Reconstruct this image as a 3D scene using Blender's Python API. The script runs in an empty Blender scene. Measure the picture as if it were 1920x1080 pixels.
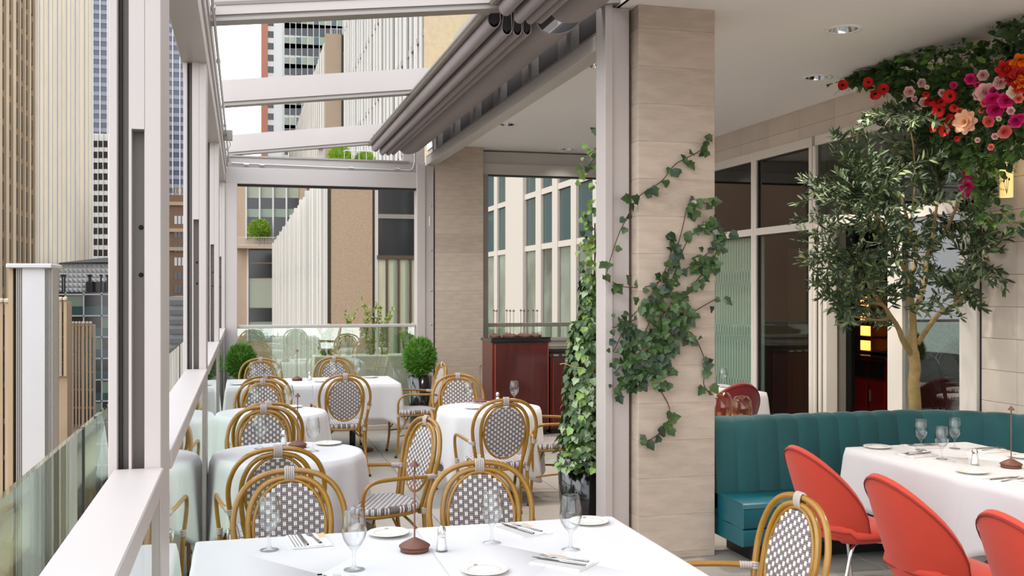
import bpy, bmesh, math, random
from mathutils import Vector, Matrix, Euler
PI = math.pi
sc = bpy.context.scene
C = sc.collection
random.seed(7)

# ------------------------------------------------------------------ camera
F_PX = 1900.0          # focal length in pixels of the 1920 x 1080 frame
EYE = 1.70
YAW = math.radians(14.913)
cam_d = bpy.data.cameras.new('camera')
cam = bpy.data.objects.new('camera', cam_d); C.objects.link(cam)
cam_d.sensor_width = 36.0
cam_d.lens = 36.0 * F_PX / 1920.0
cam_d.shift_y = 5.0 / 1920.0
cam_d.clip_start = 0.05; cam_d.clip_end = 2000
cam.location = (0, 0, EYE)
cam.rotation_euler = (PI / 2, 0, -YAW)
sc.camera = cam

# ------------------------------------------------------------------ sky, sun, exposure
w = bpy.data.worlds.new('world'); sc.world = w; w.use_nodes = True
nt = w.node_tree; nt.nodes.clear()
out = nt.nodes.new('ShaderNodeOutputWorld'); bg = nt.nodes.new('ShaderNodeBackground')
tc = nt.nodes.new('ShaderNodeTexCoord'); sep = nt.nodes.new('ShaderNodeSeparateXYZ')
rp = nt.nodes.new('ShaderNodeValToRGB')
rp.color_ramp.elements[0].position = 0.0; rp.color_ramp.elements[0].color = (0.97, 0.97, 0.98, 1)
rp.color_ramp.elements[1].position = 0.45; rp.color_ramp.elements[1].color = (0.76, 0.84, 0.96, 1)
nt.links.new(tc.outputs['Generated'], sep.inputs[0]); nt.links.new(sep.outputs['Z'], rp.inputs[0])
nt.links.new(rp.outputs[0], bg.inputs[0]); nt.links.new(bg.outputs[0], out.inputs[0])
bg.inputs[1].default_value = 0.95
sun_d = bpy.data.lights.new('sun', 'SUN'); sun = bpy.data.objects.new('sun', sun_d); C.objects.link(sun)
sun_d.energy = 0.75; sun_d.angle = math.radians(75); sun_d.color = (1.0, 0.95, 0.88)
sun.rotation_euler = Vector((0.74, 0.20, -0.64)).to_track_quat('-Z', 'Y').to_euler()
vs = sc.view_settings
vs.view_transform = 'Standard'; vs.look = 'None'; vs.gamma = 1.0; vs.use_curve_mapping = False
vs.exposure = 1.60
sc.cycles.max_bounces = 10; sc.cycles.transparent_max_bounces = 24
sc.cycles.diffuse_bounces = 5; sc.cycles.glossy_bounces = 4
sc.cycles.caustics_reflective = False; sc.cycles.caustics_refractive = False

# ------------------------------------------------------------------ survey: pixel of the photo -> point on a known plane
_s, _c = math.sin(YAW), math.cos(YAW)
def atY(u, v, Y):
    t = (u - 960) / F_PX
    X = Y * (_s + _c * t) / (_c - _s * t); zc = X * _s + Y * _c
    return Vector((X, Y, EYE - (v - 545) * zc / F_PX))
def atX(u, v, X):
    t = (u - 960) / F_PX
    Y = X * (_c - _s * t) / (_s + _c * t); zc = X * _s + Y * _c
    return Vector((X, Y, EYE - (v - 545) * zc / F_PX))

# ------------------------------------------------------------------ materials
def lin(r, g, b):
    f = lambda c: c / 12.92 if c <= 0.04045 else ((c + 0.055) / 1.055) ** 2.4
    return (f(r / 255), f(g / 255), f(b / 255), 1)
M = {}
def mat(name, rgb, rough=0.5, metal=0.0, var=0.0, scale=8.0, bump=0.0, bscale=60.0, spec=0.5, sheen=0.0, emit=None, es=1.0, stretch=None, coat=0.0, detail=4.0):
    m = bpy.data.materials.new(name); m.use_nodes = True
    n = m.node_tree.nodes; l = m.node_tree.links; b = n['Principled BSDF']
    col = lin(*rgb)
    b.inputs['Base Color'].default_value = col
    b.inputs['Roughness'].default_value = rough; b.inputs['Metallic'].default_value = metal
    b.inputs['Specular IOR Level'].default_value = spec
    if sheen: b.inputs['Sheen Weight'].default_value = sheen
    if coat: b.inputs['Coat Weight'].default_value = coat; b.inputs['Coat Roughness'].default_value = 0.08
    if emit: b.inputs['Emission Color'].default_value = lin(*emit); b.inputs['Emission Strength'].default_value = es
    if var or bump:
        t = n.new('ShaderNodeTexCoord'); src = t.outputs['Object']
        if stretch:
            mp = n.new('ShaderNodeMapping'); mp.inputs['Scale'].default_value = stretch
            l.new(src, mp.inputs['Vector']); src = mp.outputs[0]
    if var:
        oi = n.new('ShaderNodeObjectInfo')
        nz = n.new('ShaderNodeTexNoise'); nz.inputs['Scale'].default_value = scale; nz.inputs['Detail'].default_value = detail
        l.new(src, nz.inputs['Vector'])
        ad = n.new('ShaderNodeMath'); ad.operation = 'MULTIPLY_ADD'; ad.inputs[1].default_value = 0.35; ad.inputs[2].default_value = -0.175
        l.new(oi.outputs['Random'], ad.inputs[0])
        ad2 = n.new('ShaderNodeMath'); ad2.operation = 'ADD'; l.new(nz.outputs['Fac'], ad2.inputs[0]); l.new(ad.outputs[0], ad2.inputs[1])
        mr = n.new('ShaderNodeMapRange'); mr.inputs['From Min'].default_value = 0.25; mr.inputs['From Max'].default_value = 0.75
        mr.inputs['To Min'].default_value = 1 - var; mr.inputs['To Max'].default_value = 1 + var
        l.new(ad2.outputs[0], mr.inputs['Value'])
        mx = n.new('ShaderNodeMix'); mx.data_type = 'RGBA'; mx.blend_type = 'MULTIPLY'; mx.inputs['Factor'].default_value = 1.0
        mx.inputs['A'].default_value = col
        l.new(mr.outputs[0], mx.inputs['B']); l.new(mx.outputs['Result'], b.inputs['Base Color'])
    if bump:
        nb = n.new('ShaderNodeTexNoise'); nb.inputs['Scale'].default_value = bscale; nb.inputs['Detail'].default_value = 5
        l.new(src, nb.inputs['Vector'])
        bp = n.new('ShaderNodeBump'); bp.inputs['Strength'].default_value = bump; bp.inputs['Distance'].default_value = 0.01
        l.new(nb.outputs['Fac'], bp.inputs['Height']); l.new(bp.outputs[0], b.inputs['Normal'])
    M[name] = m; return m
def glassmat(name, tint, f0=0.04, boost=1.0, rough=0.0, power=5.0, edge=None):
    m = bpy.data.materials.new(name); m.use_nodes = True
    n = m.node_tree.nodes; l = m.node_tree.links; n.clear()
    o = n.new('ShaderNodeOutputMaterial'); mx = n.new('ShaderNodeMixShader')
    tr = n.new('ShaderNodeBsdfTransparent'); tr.inputs[0].default_value = tint
    gl = n.new('ShaderNodeBsdfGlossy'); gl.inputs['Roughness'].default_value = rough; gl.inputs[0].default_value = (1, 1, 1, 1)
    lw = n.new('ShaderNodeLayerWeight'); lw.inputs['Blend'].default_value = 0.5
    pw = n.new('ShaderNodeMath'); pw.operation = 'POWER'; pw.inputs[1].default_value = power
    l.new(lw.outputs['Facing'], pw.inputs[0])
    ma = n.new('ShaderNodeMath'); ma.operation = 'MULTIPLY_ADD'; ma.inputs[1].default_value = boost * (1 - f0); ma.inputs[2].default_value = f0
    ma.use_clamp = True
    l.new(pw.outputs[0], ma.inputs[0]); l.new(ma.outputs[0], mx.inputs[0])
    l.new(tr.outputs[0], mx.inputs[1]); l.new(gl.outputs[0], mx.inputs[2]); l.new(mx.outputs[0], o.inputs[0])
    if edge:
        p2 = n.new('ShaderNodeMath'); p2.operation = 'POWER'; p2.inputs[1].default_value = 3.0; l.new(lw.outputs['Facing'], p2.inputs[0])
        cm = n.new('ShaderNodeMix'); cm.data_type = 'RGBA'; cm.inputs['A'].default_value = tint; cm.inputs['B'].default_value = edge
        l.new(p2.outputs[0], cm.inputs['Factor']); l.new(cm.outputs['Result'], tr.inputs[0])
    M[name] = m; return m
mat('alu', (182, 172, 166), 0.42, 0.0, 0.03, 2.0, 0.0)
mat('alu_far', (190, 182, 174), 0.45)
mat('alu_grey', (150, 143, 135), 0.4, 0.25)
mat('alu_dark', (128, 119, 111), 0.45, 0.1)
mat('gasket', (38, 34, 32), 0.6)
mat('steel', (190, 188, 184), 0.28, 0.9)
mat('chrome', (225, 225, 225), 0.08, 1.0)
mat('stone', (188, 171, 154), 0.8, 0, 0.13, 7.0, 0.35, 110.0, stretch=(1, 1, 4), detail=9)
mat('stone_pale', (214, 200, 184), 0.8, 0, 0.08, 3.0, 0.2, 90.0, detail=9)
mat('ceiling', (250, 246, 244), 0.9, 0, 0.015, 1.0)
mat('tile', (160, 152, 143), 0.5, 0, 0.10, 2.2, 0.06, 40.0, detail=8)
mat('grout', (120, 114, 106), 0.9)
mat('cloth', (202, 198, 197), 0.85, 0, 0.01, 3.0, 0.05, 300.0, sheen=0.2)
mat('rattan', (148, 104, 22), 0.30, 0, 0.12, 30.0, 0.0, spec=0.5, coat=0.35)
mat('rattan_dark', (36, 26, 24), 0.4)
mat('binding', (172, 160, 152), 0.5)
mat('weave_white', (226, 219, 216), 0.5)
mat('weave_grey', (126, 115, 112), 0.5)
mat('weave_black', (46, 42, 42), 0.5)
mat('velvet_teal', (14, 76, 78), 0.75, 0, 0.10, 4.0, 0.1, 200.0, sheen=0.15)
mat('leather_teal', (4, 84, 94), 0.36, 0, 0.06, 5.0, 0.1, 120.0)
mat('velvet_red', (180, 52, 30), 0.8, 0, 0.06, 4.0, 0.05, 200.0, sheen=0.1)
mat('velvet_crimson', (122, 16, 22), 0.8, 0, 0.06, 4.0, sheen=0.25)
mat('seam_red', (120, 30, 24), 0.8)
mat('rust', (108, 66, 52), 0.55, 0.1)
mat('porcelain', (244, 241, 232), 0.18, spec=0.5, coat=0.3)
mat('gold_line', (170, 140, 90), 0.4, 0.3)
mat('salt', (245, 243, 240), 0.9)
mat('napkin', (222, 219, 216), 0.85)
mat('napkin_stripe', (150, 144, 140), 0.85)
mat('napkin_tan', (206, 176, 140), 0.85)
mat('cutlery', (170, 168, 164), 0.16, 1.0)
mat('mahogany', (84, 18, 12), 0.3, 0, 0.35, 3.0, 0.0, stretch=(6, 6, 0.7), coat=0.4)
mat('mahogany_edge', (150, 60, 40), 0.35)
mat('black_gloss', (22, 21, 21), 0.12, spec=0.5, coat=0.5)
mat('black_matte', (20, 19, 19), 0.5)
mat('soil', (60, 44, 34), 0.95)
mat('leaf_ivy', (60, 86, 40), 0.5, 0, 0.30, 12.0)
mat('leaf_ivy_light', (120, 150, 70), 0.5, 0, 0.25, 12.0)
mat('leaf_ivy_pale', (140, 158, 118), 0.5, 0, 0.2, 12.0)
mat('leaf_olive', (52, 70, 40), 0.7, 0, 0.28, 12.0)
mat('leaf_olive_light', (104, 116, 70), 0.75, 0, 0.22, 12.0)
mat('leaf_fern', (92, 124, 48), 0.6, 0, 0.3, 12.0)
mat('leaf_dark', (40, 62, 38), 0.5, 0, 0.3, 12.0)
mat('leaf_thuja', (92, 142, 44), 0.6, 0, 0.3, 30.0)
mat('leaf_lime', (130, 158, 50), 0.6, 0, 0.25, 3.0)
mat('leaf_hedge', (136, 152, 66), 0.6, 0, 0.25, 6.0)
mat('vine_stem', (78, 58, 36), 0.8)
mat('bark', (150, 126, 78), 0.8, 0, 0.28, 22.0, 0.5, 40.0)
mat('poppy', (214, 26, 18), 0.6, 0, 0.18, 20.0)
mat('poppy_core', (34, 20, 20), 0.7)
mat('rose_pale', (246, 200, 196), 0.6, 0, 0.1, 20.0)
mat('rose_cream', (246, 232, 206), 0.6)
mat('rose_magenta', (226, 40, 128), 0.6, 0, 0.15, 20.0)
mat('rose_coral', (246, 130, 116), 0.6, 0, 0.12, 20.0)
mat('peony', (246, 196, 162), 0.6, 0, 0.12, 20.0)
mat('tulip_orange', (244, 140, 24), 0.6, 0, 0.2, 20.0)
mat('tulip_red', (214, 50, 44), 0.6, 0, 0.2, 20.0)
mat('pistil', (220, 180, 60), 0.7)
mat('awning', (150, 140, 138), 0.8, 0, 0.03, 3.0, 0.05, 300.0)
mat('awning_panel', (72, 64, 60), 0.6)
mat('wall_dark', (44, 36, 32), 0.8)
mat('wall_beige', (150, 142, 128), 0.8, 0, 0.03)
mat('wood_panel', (150, 110, 70), 0.5, 0, 0.15, 3.0, stretch=(6, 6, 0.6))
mat('wood_floor', (96, 78, 62), 0.5, 0, 0.1, 2.0)
mat('lacquer_red', (124, 16, 14), 0.25, 0, 0.08, 4.0, coat=0.4)
mat('lit_orange', (255, 120, 40), 0.5, emit=(255, 130, 50), es=2.2)
mat('candle', (255, 226, 170), 0.5, emit=(255, 206, 120), es=0.26)
mat('bulb', (255, 240, 215), 0.4, emit=(255, 236, 205), es=1.2)
mat('film', (206, 220, 206), 0.5, 0, 0.03)
# far buildings
mat('tower_tan', (170, 146, 116), 0.85, 0, 0.10, 0.25)
mat('tower_tan_dark', (122, 94, 72), 0.85, 0, 0.10, 0.25)
mat('tower_lime', (192, 174, 148), 0.85, 0, 0.07, 0.25)
mat('tower_white', (196, 194, 190), 0.8)
mat('rib_white', (188, 182, 172), 0.75, 0, 0.07, 0.8, stretch=(1, 1, 0.3))
mat('aggregate', (160, 136, 112), 0.9, 0, 0.22, 30.0, 0.3, 60.0, detail=8)
mat('tan_wall', (172, 148, 124), 0.85, 0, 0.04, 1.0)
mat('tan_light', (176, 156, 124), 0.85, 0, 0.08, 8.0)
mat('brick_red', (160, 104, 84), 0.85)
mat('win_dark', (36, 36, 37), 0.12, spec=0.6)
mat('win_green', (122, 136, 118), 0.2, spec=0.6)
mat('win_blue', (66, 70, 82), 0.15, spec=0.6)
mat('win_bluelight', (112, 114, 126), 0.2, spec=0.6)
mat('win_teal', (52, 76, 76), 0.12, spec=0.6)
mat('spandrel_green', (150, 152, 132), 0.4)
mat('bronze', (78, 62, 50), 0.5, 0.2)
mat('curtain', (180, 174, 146), 0.8, 0, 0.1, 3.0, stretch=(4, 4, 0.3))
mat('metal_pylon', (186, 182, 180), 0.5, 0.3, 0.04, 2.0)
mat('asphalt', (84, 82, 80), 0.9, 0, 0.1, 0.05)
mat('parapet', (176, 168, 140), 0.85, 0, 0.1, 2.0)
mat('roof_grey', (120, 120, 118), 0.8)
glassmat('glass_clear', (0.95, 0.97, 0.95, 1), 0.03, 0.5)
glassmat('glass_pane', (0.95, 0.965, 0.955, 1), 0.06, 1.0)
glassmat('glass_green', (0.84, 0.92, 0.86, 1), 0.10, 1.0)
glassmat('glass_far', (0.82, 0.90, 0.84, 1), 0.16, 1.0)
glassmat('glass_dark', (0.62, 0.66, 0.64, 1), 0.07, 1.0)
glassmat('glass_film', (0.88, 0.93, 0.89, 1), 0.10, 1.0)
glassmat('glass_stem', (0.97, 0.975, 0.975, 1), 0.04, 0.7, 0.0, 2.8, (0.30, 0.31, 0.31, 1))
glassmat('glass_amber', (0.93, 0.80, 0.62, 1), 0.07, 0.8, 0.0, 3.0)

# ------------------------------------------------------------------ mesh helpers
class MB:
    def __init__(s): s.v = []; s.f = []; s.m = []; s.sm = []; s.slot = 0
    def add(s, vs, fs, smooth=False):
        o = len(s.v); s.v += [tuple(x) for x in vs]
        for f in fs: s.f.append(tuple(i + o for i in f)); s.m.append(s.slot); s.sm.append(smooth)
        return s
    def box(s, a, b):
        x0, y0, z0 = a; x1, y1, z1 = b
        vs = [(x0,y0,z0),(x1,y0,z0),(x1,y1,z0),(x0,y1,z0),(x0,y0,z1),(x1,y0,z1),(x1,y1,z1),(x0,y1,z1)]
        return s.add(vs, [(0,3,2,1),(4,5,6,7),(0,1,5,4),(1,2,6,5),(2,3,7,6),(3,0,4,7)])
    def bbox(s, a, b, r=0.004):
        # box with chamfered edges
        x0, y0, z0 = a; x1, y1, z1 = b
        bm = bmesh.new(); bmesh.ops.create_cube(bm, size=1.0)
        for v in bm.verts:
            v.co = Vector(((x0 + x1) / 2 + v.co.x * (x1 - x0), (y0 + y1) / 2 + v.co.y * (y1 - y0), (z0 + z1) / 2 + v.co.z * (z1 - z0)))
        bmesh.ops.bevel(bm, geom=bm.edges[:], offset=r, segments=1, affect='EDGES')
        bm.verts.index_update()
        s.add([v.co[:] for v in bm.verts], [[v.index for v in f.verts] for f in bm.faces]); bm.free(); return s
    def rbox(s, a, b, r, seg=3):
        x0, y0, z0 = a; x1, y1, z1 = b
        bm = bmesh.new(); bmesh.ops.create_cube(bm, size=1.0)
        for v in bm.verts:
            v.co = Vector(((x0 + x1) / 2 + v.co.x * (x1 - x0), (y0 + y1) / 2 + v.co.y * (y1 - y0), (z0 + z1) / 2 + v.co.z * (z1 - z0)))
        bmesh.ops.bevel(bm, geom=bm.edges[:], offset=r, segments=seg, affect='EDGES', profile=0.5)
        bm.verts.index_update()
        s.add([v.co[:] for v in bm.verts], [[v.index for v in f.verts] for f in bm.faces], True); bm.free(); return s
    def tube(s, pts, r, n=8, closed=False, cap=True):
        pts = [Vector(p) for p in pts]; k = len(pts)
        rr = r if isinstance(r, (list, tuple)) else [r] * k
        tang = []
        for i in range(k):
            if closed: t = pts[(i + 1) % k] - pts[i - 1]
            else: t = pts[min(i + 1, k - 1)] - pts[max(i - 1, 0)]
            tang.append(t.normalized() if t.length > 1e-9 else Vector((0, 0, 1)))
        ref = Vector((0, 0, 1)) if abs(tang[0].z) < 0.9 else Vector((1, 0, 0))
        nrm = (ref - tang[0] * ref.dot(tang[0])).normalized()
        vs = []
        for i in range(k):
            nrm = nrm - tang[i] * nrm.dot(tang[i])
            nrm = nrm.normalized() if nrm.length > 1e-6 else tang[i].orthogonal().normalized()
            bn = tang[i].cross(nrm)
            for j in range(n):
                a = 2 * PI * j / n
                vs.append(pts[i] + (nrm * math.cos(a) + bn * math.sin(a)) * rr[i])
        fs = []
        for i in range(k if closed else k - 1):
            i2 = (i + 1) % k
            for j in range(n): fs.append((i * n + j, i * n + (j + 1) % n, i2 * n + (j + 1) % n, i2 * n + j))
        s.add(vs, fs, True)
        if cap and not closed:
            s.add([vs[j] for j in range(n)][::-1], [tuple(range(n))]); s.add([vs[(k - 1) * n + j] for j in range(n)], [tuple(range(n))])
        return s
    def lathe(s, prof, n=24, c=(0, 0, 0), smooth=True):
        vs = []; k = len(prof)
        for (r, z) in prof:
            for j in range(n):
                a = 2 * PI * j / n; vs.append((c[0] + r * math.cos(a), c[1] + r * math.sin(a), c[2] + z))
        fs = [(i * n + j, i * n + (j + 1) % n, (i + 1) * n + (j + 1) % n, (i + 1) * n + j) for i in range(k - 1) for j in range(n)]
        return s.add(vs, fs, smooth)
    def grid(s, rows, closed=False, smooth=True):
        k = len(rows); n = len(rows[0]); vs = [p for r in rows for p in r]; fs = []
        for i in range(k - 1):
            for j in range(n if closed else n - 1):
                fs.append((i * n + j, i * n + (j + 1) % n, (i + 1) * n + (j + 1) % n, (i + 1) * n + j))
        return s.add(vs, fs, smooth)
    def prism(s, poly, axis, a, b, smooth=False):
        # poly: 2D outline, extruded along axis from a to b
        def P(p, t):
            if axis == 'x': return (t, p[0], p[1])
            if axis == 'y': return (p[0], t, p[1])
            return (p[0], p[1], t)
        n = len(poly); vs = [P(p, a) for p in poly] + [P(p, b) for p in poly]
        s.add(vs, [(i, (i + 1) % n, n + (i + 1) % n, n + i) for i in range(n)], smooth)
        s.add(vs[:n][::-1], [tuple(range(n))]); s.add(vs[n:], [tuple(range(n))]); return s
    def mesh(s, name, mats):
        me = bpy.data.meshes.new(name); me.from_pydata(s.v, [], s.f)
        for m in (mats if isinstance(mats, (list, tuple)) else [mats]): me.materials.append(M[m])
        me.polygons.foreach_set('material_index', s.m); me.polygons.foreach_set('use_smooth', s.sm)
        me.update(); return me
    def build(s, name, mats, parent=None, kind=None, label=None, fix=True):
        me = s.mesh(name, mats)
        if fix:
            bm = bmesh.new(); bm.from_mesh(me); bmesh.ops.recalc_face_normals(bm, faces=bm.faces); bm.to_mesh(me); bm.free()
        return link(name, me, parent, kind=kind, label=label)
def link(name, me, parent=None, loc=None, rot=None, scale=None, kind=None, label=None):
    o = bpy.data.objects.new(name, me); C.objects.link(o)
    if parent: o.parent = parent
    if loc is not None: o.location = loc
    if rot is not None: o.rotation_euler = rot
    if scale is not None: o.scale = scale if isinstance(scale, (tuple, list, Vector)) else (scale,) * 3
    if kind: o['kind'] = kind
    if label: o['label'] = label
    return o
def tag(o, label=None, cat=None, group=None, kind=None):
    if label: o['label'] = label
    if cat: o['category'] = cat
    if group: o['group'] = group
    if kind: o['kind'] = kind
    return o
def thing(name, label, cat, loc=(0, 0, 0), rz=0.0, group=None):
    o = bpy.data.objects.new(name, None); C.objects.link(o); o.location = loc; o.rotation_euler = (0, 0, rz)
    o.empty_display_size = 0.1
    return tag(o, label, cat, group)
def struct(name, label):
    o = bpy.data.objects.new(name, None); C.objects.link(o); o.empty_display_size = 0.1
    return tag(o, label, None, None, 'structure')
def copy_tree(root, loc, rz=0.0, label=None):
    r = root.copy(); C.objects.link(r); r.location = loc; r.rotation_euler = (0, 0, rz)
    if label: r['label'] = label
    for ch in root.children:
        c = ch.copy(); C.objects.link(c); c.parent = r
        for g in ch.children:
            d = g.copy(); C.objects.link(d); d.parent = c
    return r
def B(a, b): return MB().box(a, b)
def smooth_path(pts, n=6, closed=False):
    # Catmull-Rom
    P = [Vector(p) for p in pts]; k = len(P); out = []
    rng = range(k) if closed else range(k - 1)
    for i in rng:
        if closed: p0, p1, p2, p3 = P[i - 1], P[i], P[(i + 1) % k], P[(i + 2) % k]
        else: p0, p1, p2, p3 = P[max(i - 1, 0)], P[i], P[i + 1], P[min(i + 2, k - 1)]
        for j in range(n):
            t = j / n
            out.append(0.5 * ((2 * p1) + (p2 - p0) * t + (2 * p0 - 5 * p1 + 4 * p2 - p3) * t * t + (3 * p1 - p0 - 3 * p2 + p3) * t ** 3))
    if not closed: out.append(P[-1])
    return out

# ================================================================== THE SETTING
XW = 5.36          # plane of the glazed restaurant wall
ZC = 3.50          # ceiling
# ---- floor with stone tiles
floor = MB().box((-0.32, -3, -0.12), (11.0, 12.9, -0.006)).build('floor', 'grout')
tag(floor, 'grey stone tiled terrace floor', kind='structure')
def tile_mesh(wx, wy): return MB().bbox((0, 0, -0.006), (wx - 0.005, wy - 0.005, 0.0), 0.0015).mesh('floor_tile', 'tile')
tA = tile_mesh(1.2, 0.6); tB = tile_mesh(0.5, 0.6)
for j in range(20):
    y = 1.2 + 0.6 * j
    if y + 0.6 > 12.9: break
    link('floor_tile', tB, floor, (-0.30, y, 0))
    for i in range(4): link('floor_tile', tA, floor, (0.2 + 1.2 * i, y, 0))
    link('floor_tile', tB, floor, (5.0, y, 0))

# ---- left glazed wall: posts, header, sills, knee glass
POSTS = [(2.66, 0.30), (5.95, 0.26), (9.13, 0.26), (12.36, 0.30)]
plab = ['nearest white metal window post with dark tracks on the left wall', 'second white metal window post from the camera along the left wall',
        'third white metal window post from the camera along the left wall', 'farthest white metal window post on the left wall beside the topiary']
for (y, d), lb in zip(POSTS, plab):
    t = thing('window_post', lb, 'post', (0, 0, 0), 0, 'window posts of the left wall')
    MB().bbox((-0.234, y, 0), (-0.195, y + d, 2.98), 0.002).build('post_face', 'alu', t)
    MB().box((-0.264, y, 2.10), (-0.234, y + 0.05, 2.98)).build('track_cover', 'alu', t)
    MB().box((-0.264, y + 0.06, 0), (-0.234, y + d, 2.98)).build('track', 'alu_dark', t)
    MB().box((-0.2705, y, 0), (-0.264, y + d, 2.98)).build('divider', 'alu', t)
    k = MB().box((-0.297, y + 0.05, 0), (-0.2705, y + d, 2.98)).build('track', 'alu_dark', t)
    MB().box((-0.294, y + 0.03, 0), (-0.289, y + 0.05, 2.98)).build('gasket', 'gasket', k)
    MB().bbox((-0.318, y, 0), (-0.297, y + d, 2.98), 0.002).build('outer_frame', 'alu', t)
    for zz in (1.86, 1.74): MB().lathe([(0.0, -0.003), (0.006, -0.003), (0.006, 0.002), (0, 0.002)], 8).build('screw', 'gasket', t).matrix_local = Matrix.Translation((-0.247, y + 0.058, zz)) @ Matrix.Rotation(PI / 2, 4, 'X')
bays = [(0.2, 2.66), (2.96, 5.95), (6.21, 9.13), (9.39, 12.36)]
for i, (a, b) in enumerate(bays):
    t = struct('window_%d' % (i + 1), ['nearest', 'second', 'third', 'farthest'][i] + ' open window bay of the left wall with white sill over knee high glass')
    MB().bbox((-0.305, a, 1.205), (-0.188, b, 1.26), 0.003).build('sill', 'alu', t)
    MB().box((-0.218, a, 0.07), (-0.206, b, 1.20)).build('pane', 'glass_pane', t)
    MB().box((-0.24, a, 0.0), (-0.19, b, 0.07)).build('bottom_rail', 'alu_grey', t)
    MB().box((-0.225, b - 0.03, 0.07), (-0.198, b, 1.205)).build('stile', 'alu_grey', t)
hd = struct('trim_1', 'white metal header running above the left window bays')
MB().bbox((-0.33, 0.2, 2.98), (-0.19, 12.66, 3.09), 0.003).build('soffit', 'alu', hd)
MB().box((-0.33, 0.2, 3.09), (-0.20, 12.66, 3.10)).build('groove', 'gasket', hd)
MB().bbox((-0.33, 0.2, 3.10), (-0.178, 12.66, 3.19), 0.003).build('fascia', 'alu', hd)
MB().box((-0.33, 0.2, 3.19), (-0.187, 12.66, 3.197)).build('groove', 'alu_grey', hd)
MB().bbox((-0.36, 0.2, 3.197), (-0.172, 12.66, 3.31), 0.004).build('gutter', 'alu', hd)
cd = thing('conduit', 'thin galvanised conduit pipe running along the left header', 'pipe')
MB().tube([(-0.150, 0.3, 3.21), (-0.150, 12.3, 3.21)], 0.009, 8).build('pipe', 'steel', cd)
for y in (4.6, 5.6, 6.9, 8.6, 9.6, 11.2):
    MB().tube([(-0.150, y, 3.21), (-0.150, y + 0.07, 3.21)], 0.0135, 8).build('coupling', 'steel', cd)
MB().bbox((-0.172, 10.2, 3.16), (-0.09, 10.26, 3.26), 0.004).build('junction_box', 'alu_grey', cd)
MB().tube(smooth_path([(-0.13, 10.2, 3.17), (-0.11, 10.15, 3.10), (-0.16, 10.1, 3.04)], 5), 0.004, 6).build('cable', 'alu_grey', cd)

# ---- sloping roof beams
SL = 0.116
def roof_beam(y, zb, h, lb, layers=False):
    t = thing('roof_beam', lb, 'beam', (0, 0, 0), 0, 'sloping white roof beams')
    x0, x1 = -0.17, 2.35
    def sl(za, zb_, ya, yb, nm, m):
        MB().prism([(x0, za), (x1, za + SL * (x1 - x0)), (x1, zb_ + SL * (x1 - x0)), (x0, zb_)], 'y', ya, yb).build(nm, m, t)
    sl(zb, zb + h, y, y + 0.12, 'girder', 'alu')
    sl(zb - 0.016, zb, y + 0.01, y + 0.11, 'shadow_gap', 'alu_dark')
    sl(zb - 0.034, zb - 0.016, y + 0.004, y + 0.12, 'bottom_flange', 'alu_grey')
    if layers:
        sl(zb + h * 0.40, zb + h * 0.47, y - 0.012, y, 'lip', 'alu'); sl(zb + h * 0.22, zb + h * 0.30, y - 0.006, y, 'groove', 'alu_dark')
    return t
roof_beam(5.98, 3.26, 0.24, 'nearest sloping roof beam at the top edge of the opening', True)
roof_beam(9.13, 3.335, 0.19, 'middle sloping white roof beam crossing the open sky')
roof_beam(12.44, 3.335, 0.205, 'farthest sloping roof beam just above the end wall')

# ---- far end wall of the terrace
fw = struct('wall_far', 'far end frame of the terrace with header, rail and glass panel')
MB().bbox((-0.19, 12.40, 2.965), (2.12, 12.60, 3.155), 0.004).build('header', 'alu', fw)
MB().box((-0.06, 12.45, 2.945), (2.08, 12.55, 2.965)).build('shadow_gap', 'gasket', fw)
MB().bbox((-0.17, 12.46, 3.155), (2.20, 12.60, 3.30), 0.004).build('upper_rail', 'alu', fw)
MB().box((-0.17, 12.44, 3.285), (2.0, 12.46, 3.305)).build('drip_edge', 'alu_grey', fw)
MB().bbox((0.90, 12.5, 3.30), (0.955, 12.56, 3.45), 0.003).build('mullion', 'alu', fw)
MB().bbox((1.93, 12.5, 3.30), (2.20, 12.56, 3.62), 0.003).build('end_plate', 'alu', fw)
MB().bbox((-0.195, 12.38, 0), (-0.055, 12.6, 2.965), 0.004).build('jamb', 'alu', fw)
MB().tube(smooth_path([(-0.12, 12.425, 3.21), (0.6, 12.43, 3.20), (1.90, 12.43, 3.185), (2.02, 12.43, 3.20), (2.06, 12.43, 3.27), (2.07, 12.43, 3.45)], 5), 0.011, 8).build('conduit', 'steel', fw)
for x in (0.02, 0.2, 1.25, 1.82): MB().tube([(x, 12.427, 3.197), (x + 0.06, 12.427, 3.196)], 0.017, 8).build('conduit_clip', 'steel', fw)
MB().bbox((-0.06, 12.42, 1.252), (2.09, 12.52, 1.290), 0.006).build('top_rail', 'alu', fw)
MB().box((-0.055, 12.465, 0.12), (2.08, 12.477, 1.252)).build('pane', 'glass_far', fw)
MB().bbox((-0.055, 12.36, 0.0), (2.08, 12.56, 0.06), 0.004).build('curb', 'stone_pale', fw)
MB().bbox((-0.055, 12.40, 0.06), (2.08, 12.54, 0.125), 0.004).build('bottom_rail', 'alu', fw)

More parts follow.
